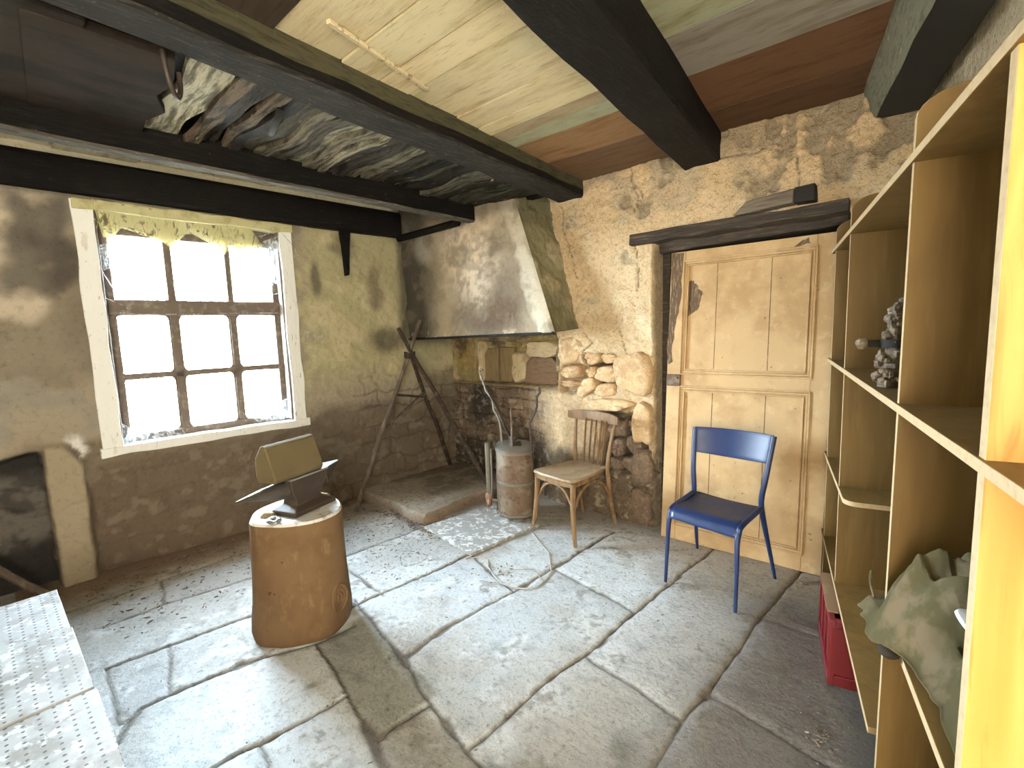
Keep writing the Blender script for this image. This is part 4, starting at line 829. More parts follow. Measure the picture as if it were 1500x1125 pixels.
# ------------------------------------------------------------------ TRIPOD
AP = Vector((-3.45, 2.55, 1.31)); ft = [Vector((-3.623, 2.03, .012)), Vector((-2.97, 2.985, .10)), Vector((-3.80, 3.26, .10))]
tri = thing('pole_tripod', 'tall tripod of three rough poles standing in the corner on the hearth', 'tripod', (-3.45, 2.7, 0))
def pole(name, a, b, r0, r1, mat, par, wob=.008, seed=0):
    a, b = Vector(a), Vector(b); pts = []; rr = []
    for i in range(15):
        t = i/14; p = a.lerp(b, t); k = vnoise(np.array([[t*5, seed, 0], [t*5, seed, 9]]), 1., 7)-.5
        pts.append(p+Vector((k[0], k[1], 0))*2*wob); rr.append((r0+(r1-r0)*t)*(1+.12*k[0]))
    return MB().tube(pts, rr, 9).build(name, mat, par)
offs = [Vector((.0, -.02, 0)), Vector((.02, .02, 0)), Vector((-.02, .025, 0))]
for i, (f, t) in enumerate(zip(ft, (1.235, 1.2, 1.03))):
    pole('pole', f, f+(AP+offs[i]-f)*t, .022, .017, (m_pole, m_pole_d, m_pole_d)[i], tri, seed=i*3)
p_ = lambda i, t: ft[i]+(AP-ft[i])*t
pole('cross_bar', p_(0, .74), p_(2, .66), .011, .010, m_pole_d, tri, .003, 21)
pole('cross_bar', p_(0, .52), p_(2, .70), .010, .010, m_pole, tri, .003, 23)
mb = MB()
for k in range(5):
    z = AP.z-.02+k*.011; mb.tube([(AP.x+.042*math.cos(t), AP.y+.048*math.sin(t), z+.006*math.sin(2*t)) for t in np.linspace(0, 2*PI, 17)], .005, 5)
mb.build('lashing', m_pole_d, tri)

# ------------------------------------------------------------------ SPRAYER
SX, SY = -2.455, 2.775
spr = thing('sprayer_tank', 'rusty knapsack sprayer tank with bent rods standing before the hearth', 'sprayer', (SX, SY, .03))
def sring(z, k=1.0, n=28):
    r = []; ca, sa = math.cos(-.72), math.sin(-.72)
    for j in range(n):
        t = 2*PI*j/n; c, s = math.cos(t), math.sin(t); q = (abs(c)**2.6+abs(s)**2.6)**(-1/2.6)
        x, y = .195*k*q*c, .150*k*q*s
        r.append((SX+x*ca-y*sa*-1*-1, SY+x*-sa*-1+y*ca, z))
    return r
mb = MB(); mb.loft([sring(.055, .94), sring(.065, .985), sring(.10, 1), sring(.30, 1.0), sring(.32, 1.0), sring(.555, .98), sring(.575, .975)])
tank = mb.build('tank', m_tank, spr, ang=40)
for z in (.075, .325, .565): MB().loft([sring(z-.012, 1.0), sring(z-.008, 1.025), sring(z+.008, 1.025), sring(z+.012, 1.0)]).build('hoop', m_tanktop, spr)
mb = MB(); mb.loft([sring(.572, 1.0), sring(.590, 1.02), sring(.597, .9), sring(.600, .5)]); mb.build('lid', m_tanktop, spr)
vw = Vector((.66, -.75, 0)); lf = Vector((-.75, -.66, 0))
for t in (-.5, .9, 2.2, 3.8):
    p = Vector((SX+.15*math.cos(t), SY+.12*math.sin(t), .027)); MB().tube([p, p+Vector((0, 0, .035))], [.02, .026], 8).build('foot', m_ironrust, spr)
c_ = Vector((SX, SY, 0)); fr_ = c_+vw*.168
mb = MB(); mb.tube([fr_+Vector((0, 0, .08)), fr_+Vector((0, 0, .57))], .005, 5); mb.build('seam', m_tanktop, spr)
tb = c_+lf*.215
mb = MB(); mb.tube([tb+Vector((0, 0, .62)), tb+Vector((0, 0, .20)), tb+Vector((.01, .01, .155)), c_+lf*.15+Vector((0, 0, .14))], .021, 10); tub = mb.build('air_tube', m_tanktop, spr)
mb = MB(); mb.ball(tb+Vector((0, 0, .175)), (.035, .035, .045)); mb.tube([tb+Vector((0, 0, .16)), tb+vw*.06+Vector((0, 0, .12))], [.03, .018], 8); mb.build('tap', m_copper, tub)
mb = MB(); mb.tube([tb+vw*.05-lf*.03+Vector((0, 0, .58)), tb+vw*.06-lf*.03+Vector((0, 0, .30)), tb+vw*.05-lf*.02+Vector((0, 0, .2))], .007, 6); mb.build('side_rod', m_tanktop, spr)
pc = Vector((-2.44, 2.735, 0))
mb = MB(); mb.tube([pc+Vector((0, 0, .595)), pc+Vector((0, 0, .67))], [.03, .022], 9); mb.ball(pc+Vector((.015, .0, .66)), (.03, .025, .03)); mb.tube([pc+Vector((.05, .03, .6)), pc+Vector((.045, .02, .63))], .018, 8); mb.build('pump_head', m_iron, spr)
mb = MB(); mb.tube([pc+vw*.03+Vector((0, 0, .57)), pc+vw*.03+Vector((0, 0, .90))], .007, 7); mb.build('pump_rod', m_ironrust, spr)
mb = MB(); mb.tube([(-2.45, 2.735, .66), (-2.52, 2.745, .74), (-2.60, 2.75, .88), (-2.66, 2.75, .97), (-2.70, 2.75, 1.02)], [.014, .014, .013, .018, .012], 7, sq=(1, .6)); mb.build('pump_lever', m_iron, spr)
mb = MB(); mb.tube([(-2.565, 2.75, .595), (-2.57, 2.75, .70), (-2.59, 2.75, .80), (-2.645, 2.75, .865), (-2.65, 2.75, .95), (-2.72, 2.75, 1.01), (-2.765, 2.75, 1.12), (-2.785, 2.75, 1.175), (-2.765, 2.745, 1.195), (-2.74, 2.74, 1.185)], .009, 7); mb.build('bent_rod', m_tanktop, spr)
mb = MB(); mb.tube([(-2.285, 2.80, .12), (-2.28, 2.79, .45), (-2.272, 2.77, .60), (-2.262, 2.75, .70), (-2.272, 2.75, .79), (-2.215, 2.75, .88), (-2.195, 2.75, .93), (-2.195, 2.75, 1.0), (-2.165, 2.75, 1.03), (-2.165, 2.75, 1.075)], .009, 7); mb.build('bent_rod', m_iron, spr)
mb = MB(); mb.tube([(-2.215, 2.64, .012), (-2.09, 2.56, .006), (-1.957, 2.476, .006), (-1.86, 2.42, .006), (-1.80, 2.349, .006), (-1.70, 2.23, .006), (-1.665, 2.13, .006), (-1.66, 2.04, .006), (-1.70, 1.979, .006), (-1.77, 1.945, .006), (-1.849, 1.937, .006), (-1.95, 1.975, .006), (-2.057, 2.035, .006), (-2.12, 2.10, .006), (-2.20, 2.09, .006), (-2.247, 2.02, .008)], .0042, 6)
mb.tube([(-1.93, 1.97, .010), (-1.90, 2.1, .009), (-1.80, 2.19, .008), (-1.66, 2.09, .011)], .0032, 5)
tag(mb.build('wire', m_wire, origin=(-1.9, 2.2, 0)), 'loop of thin pale wire trailing over the flagstones from the sprayer', 'wire')

# ------------------------------------------------------------------ WOODEN BISTRO CHAIR
def chair_frame(ox, oy, rot):
    c, s = math.cos(rot), math.sin(rot)
    return lambda x, y, z: Vector((ox+x*c-y*s, oy+x*s+y*c, z))
wc = thing('wooden_chair', 'old bentwood bistro chair with slatted back beside the sprayer', 'chair', (-1.98, 2.86, 0))
g = chair_frame(-1.985, 2.655, -.155)     # origin: middle of the seat front, y towards the back
SZ = .465
def srow(y, w, z, crown=.0): return [g(x*w, y-.02*(1-(x)**2)*(1 if y < .05 else 0), z-crown*(1-x*x)) for x in np.linspace(-1, 1, 9)]
out = [(-.200, .0), (-.185, -.022), (-.09, -.035), (.09, -.035), (.185, -.022), (.200, .0), (.195, .12), (.175, .30), (.155, .40), (.13, .425), (-.13, .425), (-.155, .40), (-.175, .30), (-.195, .12)]
mb = MB()
rings = []
for k, z in ((.965, SZ-.022), (1.0, SZ-.016), (1.0, SZ-.006), (.98, SZ), (.80, SZ-.004), (.45, SZ-.010), (.1, SZ-.012)): rings.append([g(p[0]*k, .19+(p[1]-.19)*k, z) for p in out])
mb.loft(rings); mb.build('seat', m_seatw, wc, ang=50)
mb = MB(); mb.loft([[g(p[0]*k, .19+(p[1]-.19)*k, z) for p in out] for k, z in ((.90, SZ-.062), (.93, SZ-.058), (.93, SZ-.02))]); mb.build('seat_rail', m_chairw, wc)
fl = lambda s: [g(s*.178, .012, SZ-.03), g(s*.182, .004, SZ-.2), g(s*.198, -.008, SZ-.36), g(s*.222, -.02, .002)]
for s in (-1, 1): MB().tube(fl(s), [.021, .021, .018, .014], 10).build('leg', m_chairw, wc)
stile = lambda s: [g(s*.165, .49, .002), g(s*.160, .44, .2), g(s*.160, .405, SZ-.02), g(s*.168, .415, SZ+.10), g(s*.186, .445, SZ+.28), g(s*.198, .47, SZ+.355)]
for s in (-1, 1): MB().tube(stile(s), [.014, .017, .018, .015, .013, .011], 10).build('leg', m_chairw, wc)
for k, x in enumerate((-.075, -.022, .022, .066, .108)):
    MB().tube([g(x*.95, .405, SZ-.01), g(x*1.02, .425, SZ+.15), g(x*1.1, .452, SZ+.335)], .0095, 6, sq=(1.2, .6)).build('slat', m_chairw, wc)
rows = []
for i in range(17):
    t = -1+2*i/16; x = t*.245; y = .462-.055*t*t*-1*-1+.02; h = .040*(1-.35*abs(t)**4)
    zc = SZ+.355; th = .011
    rows.append([g(x, y-th, zc-h), g(x, y-th*1.2, zc), g(x, y-th*.7, zc+h), g(x, y+th*.7, zc+h), g(x, y+th*1.2, zc), g(x, y+th, zc-h)])
MB().loft(rows).build('back_rail', m_chairw, wc, ang=50, bevel=.003)
def arch(a, b, drop):
    pts = []
    for i in range(15):
        t = i/14; p = a.lerp(b, t); pts.append(p+Vector((0, 0, drop*(1-(abs(2*t-1))**2.6))))
    return MB().tube(pts, .0095, 8)
arch(g(-.182, .010, .24), g(.182, .010, .24), .155).build('bentwood_brace', m_chairw, wc)
for s in (-1, 1): arch(g(s*.182, .012, .24), g(s*.160, .43, .24), .155).build('bentwood_brace', m_chairw, wc)

# ------------------------------------------------------------------ BLUE CHAIR
bc = thing('metal_chair', 'blue tubular metal school chair in front of the cream door', 'chair', (-.88, 2.75, 0))
def sm(pts, n=6):
    """smooth curve through points"""
    P = [Vector(p) for p in pts]; out = []
    for i in range(len(P)-1):
        p0, p1, p2, p3 = P[max(i-1, 0)], P[i], P[i+1], P[min(i+2, len(P)-1)]
        for k in range(n):
            t = k/n; out.append(.5*((2*p1)+(p2-p0)*t+(2*p0-5*p1+4*p2-p3)*t*t+(3*p1-p0-3*p2+p3)*t**3))
    return out+[P[-1]]
FL = Vector((-1.104, 2.549, .003)); FR = Vector((-.698, 2.481, .003)); BR = Vector((-.622, 2.972, .003)); BL = Vector((-1.116, 3.085, .003))
sFL, sFR = Vector((-1.097, 2.588, .435)), Vector((-.705, 2.528, .435)); sBL, sBR = Vector((-1.082, 2.925, .447)), Vector((-.682, 2.875, .447))
for f, s, b in ((FL, sFL, sBL), (FR, sFR, sBR)):
    d = (s-b).normalized()
    pts = sm([f, f.lerp(Vector((s.x, s.y, 0)), .45)+Vector((0, 0, .22)), Vector((s.x, s.y, .36))+d*.012, Vector((s.x, s.y, .408))-d*.008, s-d*.055+Vector((0, 0, .002)), b])
    n = len(pts); MB().tube(pts, [.0085+.0065*min(1, i/(n*.45)) for i in range(n)], 12).build('leg', m_blue, bc)
tBL, tBR = Vector((-1.100, 2.985, .85)), Vector((-.640, 2.935, .858))
for f, b, t in ((BL, sBL, tBL), (BR, sBR, tBR)):
    pts = sm([f, f.lerp(b, .5)+Vector((0, 0, .0)), b.lerp(f, .12), b+Vector((0, 0, .05)), b.lerp(t, .45)+Vector((0, -.02, 0)), t])
    n = len(pts); MB().tube(pts, [.0085+.0065*min(1, i/(n*.35)) for i in range(n)], 12).build('leg', m_blue, bc)
# seat: curved sheet with a rolled front edge
nu, nv = 15, 16; P = np.zeros((nu, nv, 3)); prof = [(-.012, -.058), (-.006, -.045), (.0, -.03), (.012, -.012), (.03, -.002), (.06, .004)]+[(t, .004-.010*math.sin(PI*(t-.06)/.30)) for t in np.linspace(.10, .355, 10)]
for i in range(nu):
    a = i/(nu-1); fr = sFL.lerp(sFR, a); bk = sBL.lerp(sBR, a); dv = (bk-fr); dv.z = 0; dv.normalize()
    for j, (d, z) in enumerate(prof):
        p = fr+dv*d; P[i, j] = (p.x, p.y, .445+z-.008*math.sin(PI*a)*ss(np.array([d]), .0, .1)[0])
mb = MB(); mb.grid(P); k = 0
for i in range(nu-1):
    for j in range(nv-1): mb.m[k] = 1 if j > 4 else 0; k += 1
mb.build('seat', [m_blue, m_blueseat], bc, solid=.008)
P = np.zeros((17, 8, 3))
for i in range(17):
    a = i/16
    for j in range(8):
        v = j/7; lo = Vector((-1.088, 2.955, .69)).lerp(Vector((-.665, 2.905, .692)), a); hi = tBL.lerp(tBR, a)+Vector((0, 0, .006)); p = lo.lerp(hi, v); bow = .045*(1-(2*a-1)**2)
        P[i, j] = (p.x, p.y+bow-.006, p.z-.012*(1-v)*(2*a-1)**2*-1)
mb = MB(); mb.grid(P); mb.build('backrest', m_blue, bc, solid=.012, bevel=.003)

# ------------------------------------------------------------------ STUMP, ANVIL, BLOCK
st_ = thing('log_stump', 'thick barked log stump carrying the anvil', 'stump', (-2.43, 1.035, 0))
def lring(z, r, cx, cy, n=44, a=.012, seed=0, flare=0):
    out = []
    for j in range(n):
        t = 2*PI*j/n; q = (vnoise(np.array([[math.cos(t)*2.2+5, math.sin(t)*2.2+5, z*2.5+seed]]), 1., 9)[0]-.5)
        k = r*(1+q*.10)+a*math.sin(3*t+1)*.5+flare*max(0, math.cos(t+1.35))**6
        out.append((cx+k*math.cos(t), cy+k*math.sin(t), z))
    return out
mb = MB()
zs = [.0, .03, .09, .16, .24, .34, .45, .54, .60, .613]; rs = [.226, .236, .238, .235, .232, .228, .225, .222, .222, .214]; cx = [-2.435, -2.434, -2.434, -2.434, -2.434, -2.434, -2.432, -2.426, -2.42, -2.42]
for z in (0,): pass
mb.loft([lring(z, r, c, 1.032, flare=.028*max(0, 1-z/.16)) for z, r, c in zip(zs, rs, cx)], cap=False)
n = 44
for f in range(len(mb.f)):
    if f < n and (f % n) in range(20, 30): mb.m[f] = 1
mb.build('trunk', [m_stump, m_stumpb], st_, ang=60)
mb = MB(); mb.loft([lring(.605, .219, -2.42, 1.032), lring(.618, .212, -2.42, 1.032), lring(.616, .12, -2.42, 1.032), lring(.618, .02, -2.42, 1.032)]); mb.build('sawn_top', m_endgrain, st_, ang=50)
# knot ring on the side
kd = Vector((.80, .28, 0)).normalized(); kc = Vector((-2.434, 1.032, .17))+kd*.236; ks = Vector((-kd.y, kd.x, 0)); mb = MB()
for R_, rr in ((.062, .010), (.042, .007), (.020, .009)): mb.tube([kc+ks*R_*.8*math.cos(t)+Vector((0, 0, R_*1.15*math.sin(t)))+kd*.004*math.cos(2*t) for t in np.linspace(0, 2*PI, 21)], rr, 6)
mb.build('knot', m_stump, st_)

AC = Vector((-2.415, 1.065, .618)); aU = Vector((-.305, .952, 0)); aN = Vector((.952, .305, 0)); aZ = Vector((0, 0, 1))
anv = thing('anvil', 'iron anvil with a long horn sitting on the log stump', 'anvil', tuple(AC))
def arect(t, hw, z, hl): return [AC+aU*(t-hl)+aN*hw+aZ*z, AC+aU*(t+hl)+aN*hw+aZ*z, AC+aU*(t+hl)-aN*hw+aZ*z, AC+aU*(t-hl)-aN*hw+aZ*z]
mb = MB(); mb.loft([arect(0, .085, 0, .135), arect(0, .082, .022, .13), arect(-.005, .05, .045, .085), arect(-.01, .043, .075, .075), arect(-.005, .052, .115, .105), arect(-.003, .058, .145, .118), arect(-.003, .058, .178, .118)])
body = mb.build('body', m_iron, anv, bevel=.004)
mb = MB(); rings = []
for t, w, h0, h1 in ((-.118, .046, .085, .176), (-.19, .040, .105, .176), (-.26, .030, .125, .172), (-.32, .017, .140, .165), (-.372, .004, .152, .160)):
    c = (h0+h1)/2; h = (h1-h0)/2; rings.append([AC+aU*t+aN*(w*math.cos(q))+aZ*(c+h*math.sin(q)) for q in np.linspace(0, 2*PI, 15)[:-1]])
mb.loft(rings); mb.build('horn', m_horn, anv, ang=60)
mb = MB(); mb.loft([arect(.0, .05, .12, .118)]*0 or [[AC+aU*t+aN*w+aZ*z for w, z in ((.055*k, z0), (.055*k, .186), (-.055*k, .186), (-.055*k, z0))] for t, k, z0 in ((.112, 1, .10), (.17, .75, .145), (.225, .4, .172), (.25, .1, .183))]); mb.build('heel', m_iron, anv, bevel=.002)
mb = MB(); mb.hexa([*[AC+aU*a+aN*w+aZ*.1785 for a, w in ((-.122, .056), (.125, .056), (.125, -.056), (-.122, -.056))], *[AC+aU*a+aN*w+aZ*.187 for a, w in ((-.12, .054), (.125, .054), (.125, -.054), (-.12, -.054))]])
mb.add([AC+aU*t+aN*w+aZ*z for t, w, z in ((.125, .05, .188), (.252, .004, .188), (.252, -.004, .188), (.125, -.05, .188), (.125, .05, .184), (.252, .004, .184), (.252, -.004, .184), (.125, -.05, .184))], [(0, 1, 2, 3), (7, 6, 5, 4), (0, 4, 5, 1), (1, 5, 6, 2), (2, 6, 7, 3), (3, 7, 4, 0)])
mb.build('face_plate', m_ironpol, anv)
# tan block on the anvil: gabled end, bevelled ridge
BZ = .188; prof = [(-.050, 0), (.056, 0), (.066, .022), (.016, .176), (-.018, .183), (-.062, .12), (-.064, .03)]
mb = MB(); mb.prism([(p[0]-.012, p[1]) for p in prof], AC+aU*(-.205)+aZ*BZ, aN, aZ, aU, 0, .30)
blk = mb.build('block', m_block, origin=tuple(AC+aZ*BZ-aU*.05), bevel=.006)
tag(blk, 'tan gable-ended block resting on top of the anvil', 'block')
# bits lying on the stump
mb = MB(); rc = Vector((-2.325, .872, .632))
mb.tube([rc+Vector((.032*math.cos(t), .022*math.sin(t), .003*math.sin(3*t))) for t in np.linspace(0, 2*PI, 21)], .011, 8); tag(mb.build('iron_ring', m_ironpol, origin=tuple(rc)), 'small worn iron ring lying on the stump in front of the horn', 'ring')
mb = MB(); mb.hexa([(-2.46, .855, .619), (-2.39, .90, .619), (-2.42, .925, .619), (-2.49, .885, .619), (-2.45, .87, .636), (-2.405, .90, .642), (-2.42, .912, .64), (-2.47, .885, .636)]); tag(mb.build('bark_piece', m_stumpb, origin=(-2.40, .91, .62), bevel=.004), 'dark splinter of bark on the stump beside the iron ring', 'bark')
mb = MB(); mb.hexa([(-2.53, 1.18, .621), (-2.44, 1.205, .621), (-2.45, 1.23, .621), (-2.54, 1.205, .621), (-2.52, 1.185, .640), (-2.45, 1.205, .644), (-2.46, 1.22, .642), (-2.53, 1.2, .638)]); tag(mb.build('wood_wedge', m_stumpb, origin=(-2.49, 1.2, .62), bevel=.004), 'dark wooden wedge on the stump by the anvil heel', 'wedge')

# ------------------------------------------------------------------ BENCH OF PERFORATED PANELS
be = thing('perforated_bench', 'low bench topped with pale perforated panels at the lower left', 'bench', (-1.7, -.2, 0))
bxs = [-2.66, -2.248, -1.79, -1.33, -.87, -.45]
for i, (a, b) in enumerate(zip(bxs[:-1], bxs[1:])):
    MB().box(((a+b)/2, -.21+.0045*i, .49+(.004 if i % 2 else 0)), (b-a-.004, .68, .022)).build('top_panel', m_perf, be, bevel=.003)
mb = MB(); mb.box((-1.555, .105, .448), (2.14, .035, .06)); mb.box((-1.555, -.52, .448), (2.14, .035, .06)); mb.box((-2.62, -.2, .448), (.035, .6, .06)); mb.box((-.49, -.2, .448), (.035, .6, .06)); mb.build('frame', m_pole, be, bevel=.003)
for x in (-2.60, -.52):
    for y in (-.50, .085): MB().box((x, y, .21), (.05, .05, .42)).build('leg', m_pole, be, bevel=.003)
mb = MB(); mb.tube([(-3.80, .18, .02), (-3.88, .07, .12), (-3.93, -.05, .27), (-3.97, -.15, .40)], .022, 8); tag(mb.build('wooden_pole', m_pole, origin=(-3.8, .18, 0)), 'grey wooden pole leaning in the dark recess behind the bench', 'pole')

# ------------------------------------------------------------------ SHELVES
shf = thing('shelving_unit', 'tall unfinished plywood shelving unit with notched boards along the right wall', 'shelves', tuple(S3(0, 0, 0)))
def divider(t, z1, rnd=.0, th=.018, w1=.335, lean=0, mats=(m_pine, m_edge), face=0):
    pts = [(0, 0), (w1, 0), (w1, z1+.0)]
    if rnd: pts += [(rnd*(1-math.sin(a)), z1-rnd*.55*(1-math.cos(a))) for a in np.linspace(0, PI/2, 8)]
    else: pts += [(0, z1)]
    mb = MB(); U = uS*1.0
    O = S3(t, 0, 0)
    mb.prism(pts, O, wS, Vector((0, 0, 1))-uS*lean, U, -th/2, th/2)
    for k in range(len(mb.f)-len(pts), len(mb.f)): mb.m[k] = 1
    if face: mb.m[0] = 2
    return mb.build('upright', list(mats), shf, bevel=.0015)
divider(-.56, 1.868, 0, .026, .345, mats=(m_pine, m_edge, m_pine_lit), face=1)
divider(.0, 2.0, .10, .018, lean=.02)
divider(.975, 2.0, .10, .018)
divider(1.50, 2.0, .10, .018)
def board(t0, t1, z, r=0, w0=0, w1=.335, th=.02, round_end=False):
    pts = [(t0, w1), (t0, w0), (t1, w0), (t1, w1)]
    if round_end: R_ = .045; pts = [(t0, w1)]+[(t0+R_*(1-math.cos(a)), w0+R_*(1-math.sin(a))) for a in np.linspace(0, PI/2, 7)]+[(t1, w0), (t1, w1)]
    mb = MB(); mb.prism(pts, PS+Vector((0, 0, z)), uS, wS, Vector((0, 0, 1)), -th/2, th/2)
    for k in range(2, len(mb.f)): mb.m[k] = 1
    return mb.build('shelf', [m_pine, m_edge], shf, bevel=.0015)
board(-1.05, 1.63, 1.858, w0=-.006); board(-1.05, 1.63, 1.283, w0=-.006); board(.77, 1.62, .765, round_end=True, w0=-.004); board(.09, 1.60, .325, w0=-.004); board(-.575, .03, .745, w0=-.004)

# ornament on the middle shelf
oc = S3(.32, .055, 1.294)
orn = thing('shell_ornament', 'knobbly brown shell ornament standing on the middle shelf', 'ornament', tuple(oc))
mb = MB(); random.seed(21)
for k in range(95):
    z = random.random()**1.2*.25; r = .045*(1-z/.30)+.004; a = random.uniform(0, 2*PI); mb.ball(oc+Vector((r*math.cos(a), r*math.sin(a), z+.01)), (random.uniform(.009, .017), random.uniform(.009, .017), random.uniform(.008, .016)), n=7, m=5, jit=.12)
mb.tube([oc, oc+Vector((0, 0, .24))], [.045, .012], 10); mb.build('shell_body', m_orna, orn)
mb = MB(); mb.tube([oc+Vector((0, 0, .118)), oc+Vector((0, 0, .142))], [.046, .044], 12); mb.tube([oc+Vector((0, -.0, .13)), oc+uS*-.0-wS*.075+Vector((0, 0, .13))], .011, 8); mb.build('dark_band', m_black, orn)
mb = MB(); mb.ball(oc-wS*.085+Vector((0, 0, .13)), .018, jit=.1); mb.build('pale_knob', m_orna, orn)

# khaki cloth on the lower shelf
def make_cloth():
    nt, nw = 70, 60; P = np.zeros((nt, nw, 3)); U = np.linspace(0, 1, nt); Wv = np.linspace(0, 1, nw)
    a, b = np.meshgrid(U, Wv, indexing='ij'); q = np.stack([a.ravel()*3, b.ravel()*3, 0*a.ravel()], 1)
    n1 = (fbm(q, 1.0, 601, 3)-.5).reshape(a.shape); n2 = fbm(q*np.array([1, .35, 1]), 3.2, 603, 2).reshape(a.shape); n2 = 1-np.abs(2*n2-1)*2
    n3 = fbm(q*np.array([.6, 1.6, 1]), 4.5, 611, 2).reshape(a.shape); n3 = 1-np.abs(2*n3-1)*2.5
    w = -.035+b*.30+.07*(1-ss(a, .3, .75)); t = -.54+a*.575
    dome = ss(b, 0, .32)*ss(1-b, 0, .35)*ss(1-a, 0.0, .28)*ss(a, -.5, .2)
    z = .757+dome*(.125+.085*ss(-a, -.5, .0)+n1*.20)+(n2*.066+n3*.012)*dome+.010
    hang = ss(-w, .0, .04)*ss(b, -.1, .12); z -= ss(-w, .008, .035)*.03; w2 = w-n2*.010*(1-dome)
    t2 = t+n1*.05
    for i in range(nt):
        for j in range(nw): P[i, j] = list(S3(t2[i, j], w2[i, j]-.012, z[i, j]))
    c = thing('khaki_cloth', 'crumpled khaki canvas garment heaped on the lower shelf near the camera', 'cloth', tuple(S3(-.25, .1, .757)))
    MB().grid(P).build('canvas', m_cloth, c, solid=.004, sub=1)
    mb = MB(); mb.tube(sm([S3(-.34, .06, .945), S3(-.40, .04, .968), S3(-.47, .035, .978), S3(-.54, .05, .98)], 5), .012, 8, sq=(1, .5)); mb.build('white_band', m_white, c)
    mb = MB(); mb.ball(S3(-.20, -.022, .752), (.022, .028, .014), n=12, m=8); mb.build('dark_tab', m_clothin, c)
    mb = MB(); mb.tube(sm([S3(.045, -.022, .825), S3(.035, -.025, .80), S3(.0, -.02, .772)], 4), [.004]*9, 6); mb.build('strap_end', m_cloth, c)
make_cloth()

# red crate under the lowest shelf
cr = thing('bottle_crate', 'red plastic bottle crate on the floor under the lowest shelf', 'crate', (-.25, 2.2, 0))
CO = Vector((-.25, 2.2, .004)); W_, L_, Hc = .29, .41, .285
mb = MB()
for u, w in (((0, L_), (0, .010)), ((0, L_), (W_-.010, W_)), ((0, .010), (.010, W_-.010)), ((L_-.010, L_), (.010, W_-.010))): mb.fbox(CO, uS, wS, (0, 0, 1), u, w, (.02, Hc-.03))
mb.build('side_wall', m_redplas, cr)
MB().fbox(CO, uS, wS, (0, 0, 1), (0, L_), (0, W_), (0, .02)).build('base', m_redplas, cr)
mb = MB()
for u, w in (((-.008, L_+.008), (-.008, .014)), ((-.008, L_+.008), (W_-.014, W_+.008)), ((-.008, .014), (.014, W_-.014)), ((L_-.014, L_+.008), (.014, W_-.014))):
    mb.fbox(CO, uS, wS, (0, 0, 1), u, w, (Hc-.032, Hc)); mb.fbox(CO, uS, wS, (0, 0, 1), u, w, (.0, .045))
mb.build('rim', m_redplas, cr, bevel=.003)
for u in (.0, .135, .265, L_-.014): MB().fbox(CO, uS, wS, (0, 0, 1), (u, u+.014), (-.008, .002), (.04, Hc-.03)).build('rib', m_redplas, cr)
for w in (.0, .09, .185, W_-.012): MB().fbox(CO, uS, wS, (0, 0, 1), (-.008, .002), (w, w+.012), (.04, Hc-.03)).build('rib', m_redplas, cr)
MB().fbox(CO+Vector((0, 0, Hc)), uS, wS, (0, 0, 1), (.05, .40), (-.012, .25), (.001, .006)).build('cardboard_sheet', m_card, None)
o = bpy.data.objects['cardboard_sheet']; tag(o, 'dusty brown cardboard sheet laid over the red crate', 'cardboard')

# ------------------------------------------------------------------ IRONWORK ON THE CEILING / PEG ON THE WALL
hk = MB(); hk.tube(sm([(-2.08, .555, 2.52), (-2.085, .565, 2.44), (-2.11, .585, 2.40), (-2.15, .61, 2.40), (-2.17, .625, 2.44), (-2.17, .625, 2.50)], 5), .009, 8)
tag(hk.build('hanging_hook', m_iron, origin=(-2.1, .58, 2.5)), 'black iron hook hanging below the sooty ceiling beside the big beam', 'hook')
hk = MB(); hk.tube(sm([(-2.22, 1.02, 2.51), (-2.30, 1.03, 2.475), (-2.42, 1.06, 2.47), (-2.50, 1.10, 2.51)], 4), .016, 7, sq=(1, .5))
tag(hk.build('hanging_strap', m_black, origin=(-2.3, 1.03, 2.5)), 'rusty iron strap bridging the broken laths', 'strap')
pg = MB(); pts = [(2.205, 2.42), (2.295, 2.41), (2.275, 2.25), (2.26, 2.03), (2.235, 2.02), (2.225, 2.2)]; pg.add([A3(y, z, .0) for y, z in pts]+[A3(y, z, .055) for y, z in pts], [tuple(range(5, -1, -1)), tuple(range(6, 12))]+[(i, (i+1) % 6, 6+(i+1) % 6, 6+i) for i in range(6)])
tag(pg.build('wooden_bracket', m_soot, origin=tuple(A3(2.25, 2.42, 0)), bevel=.004), 'charred wooden bracket pointing down the wall right of the window', 'bracket')

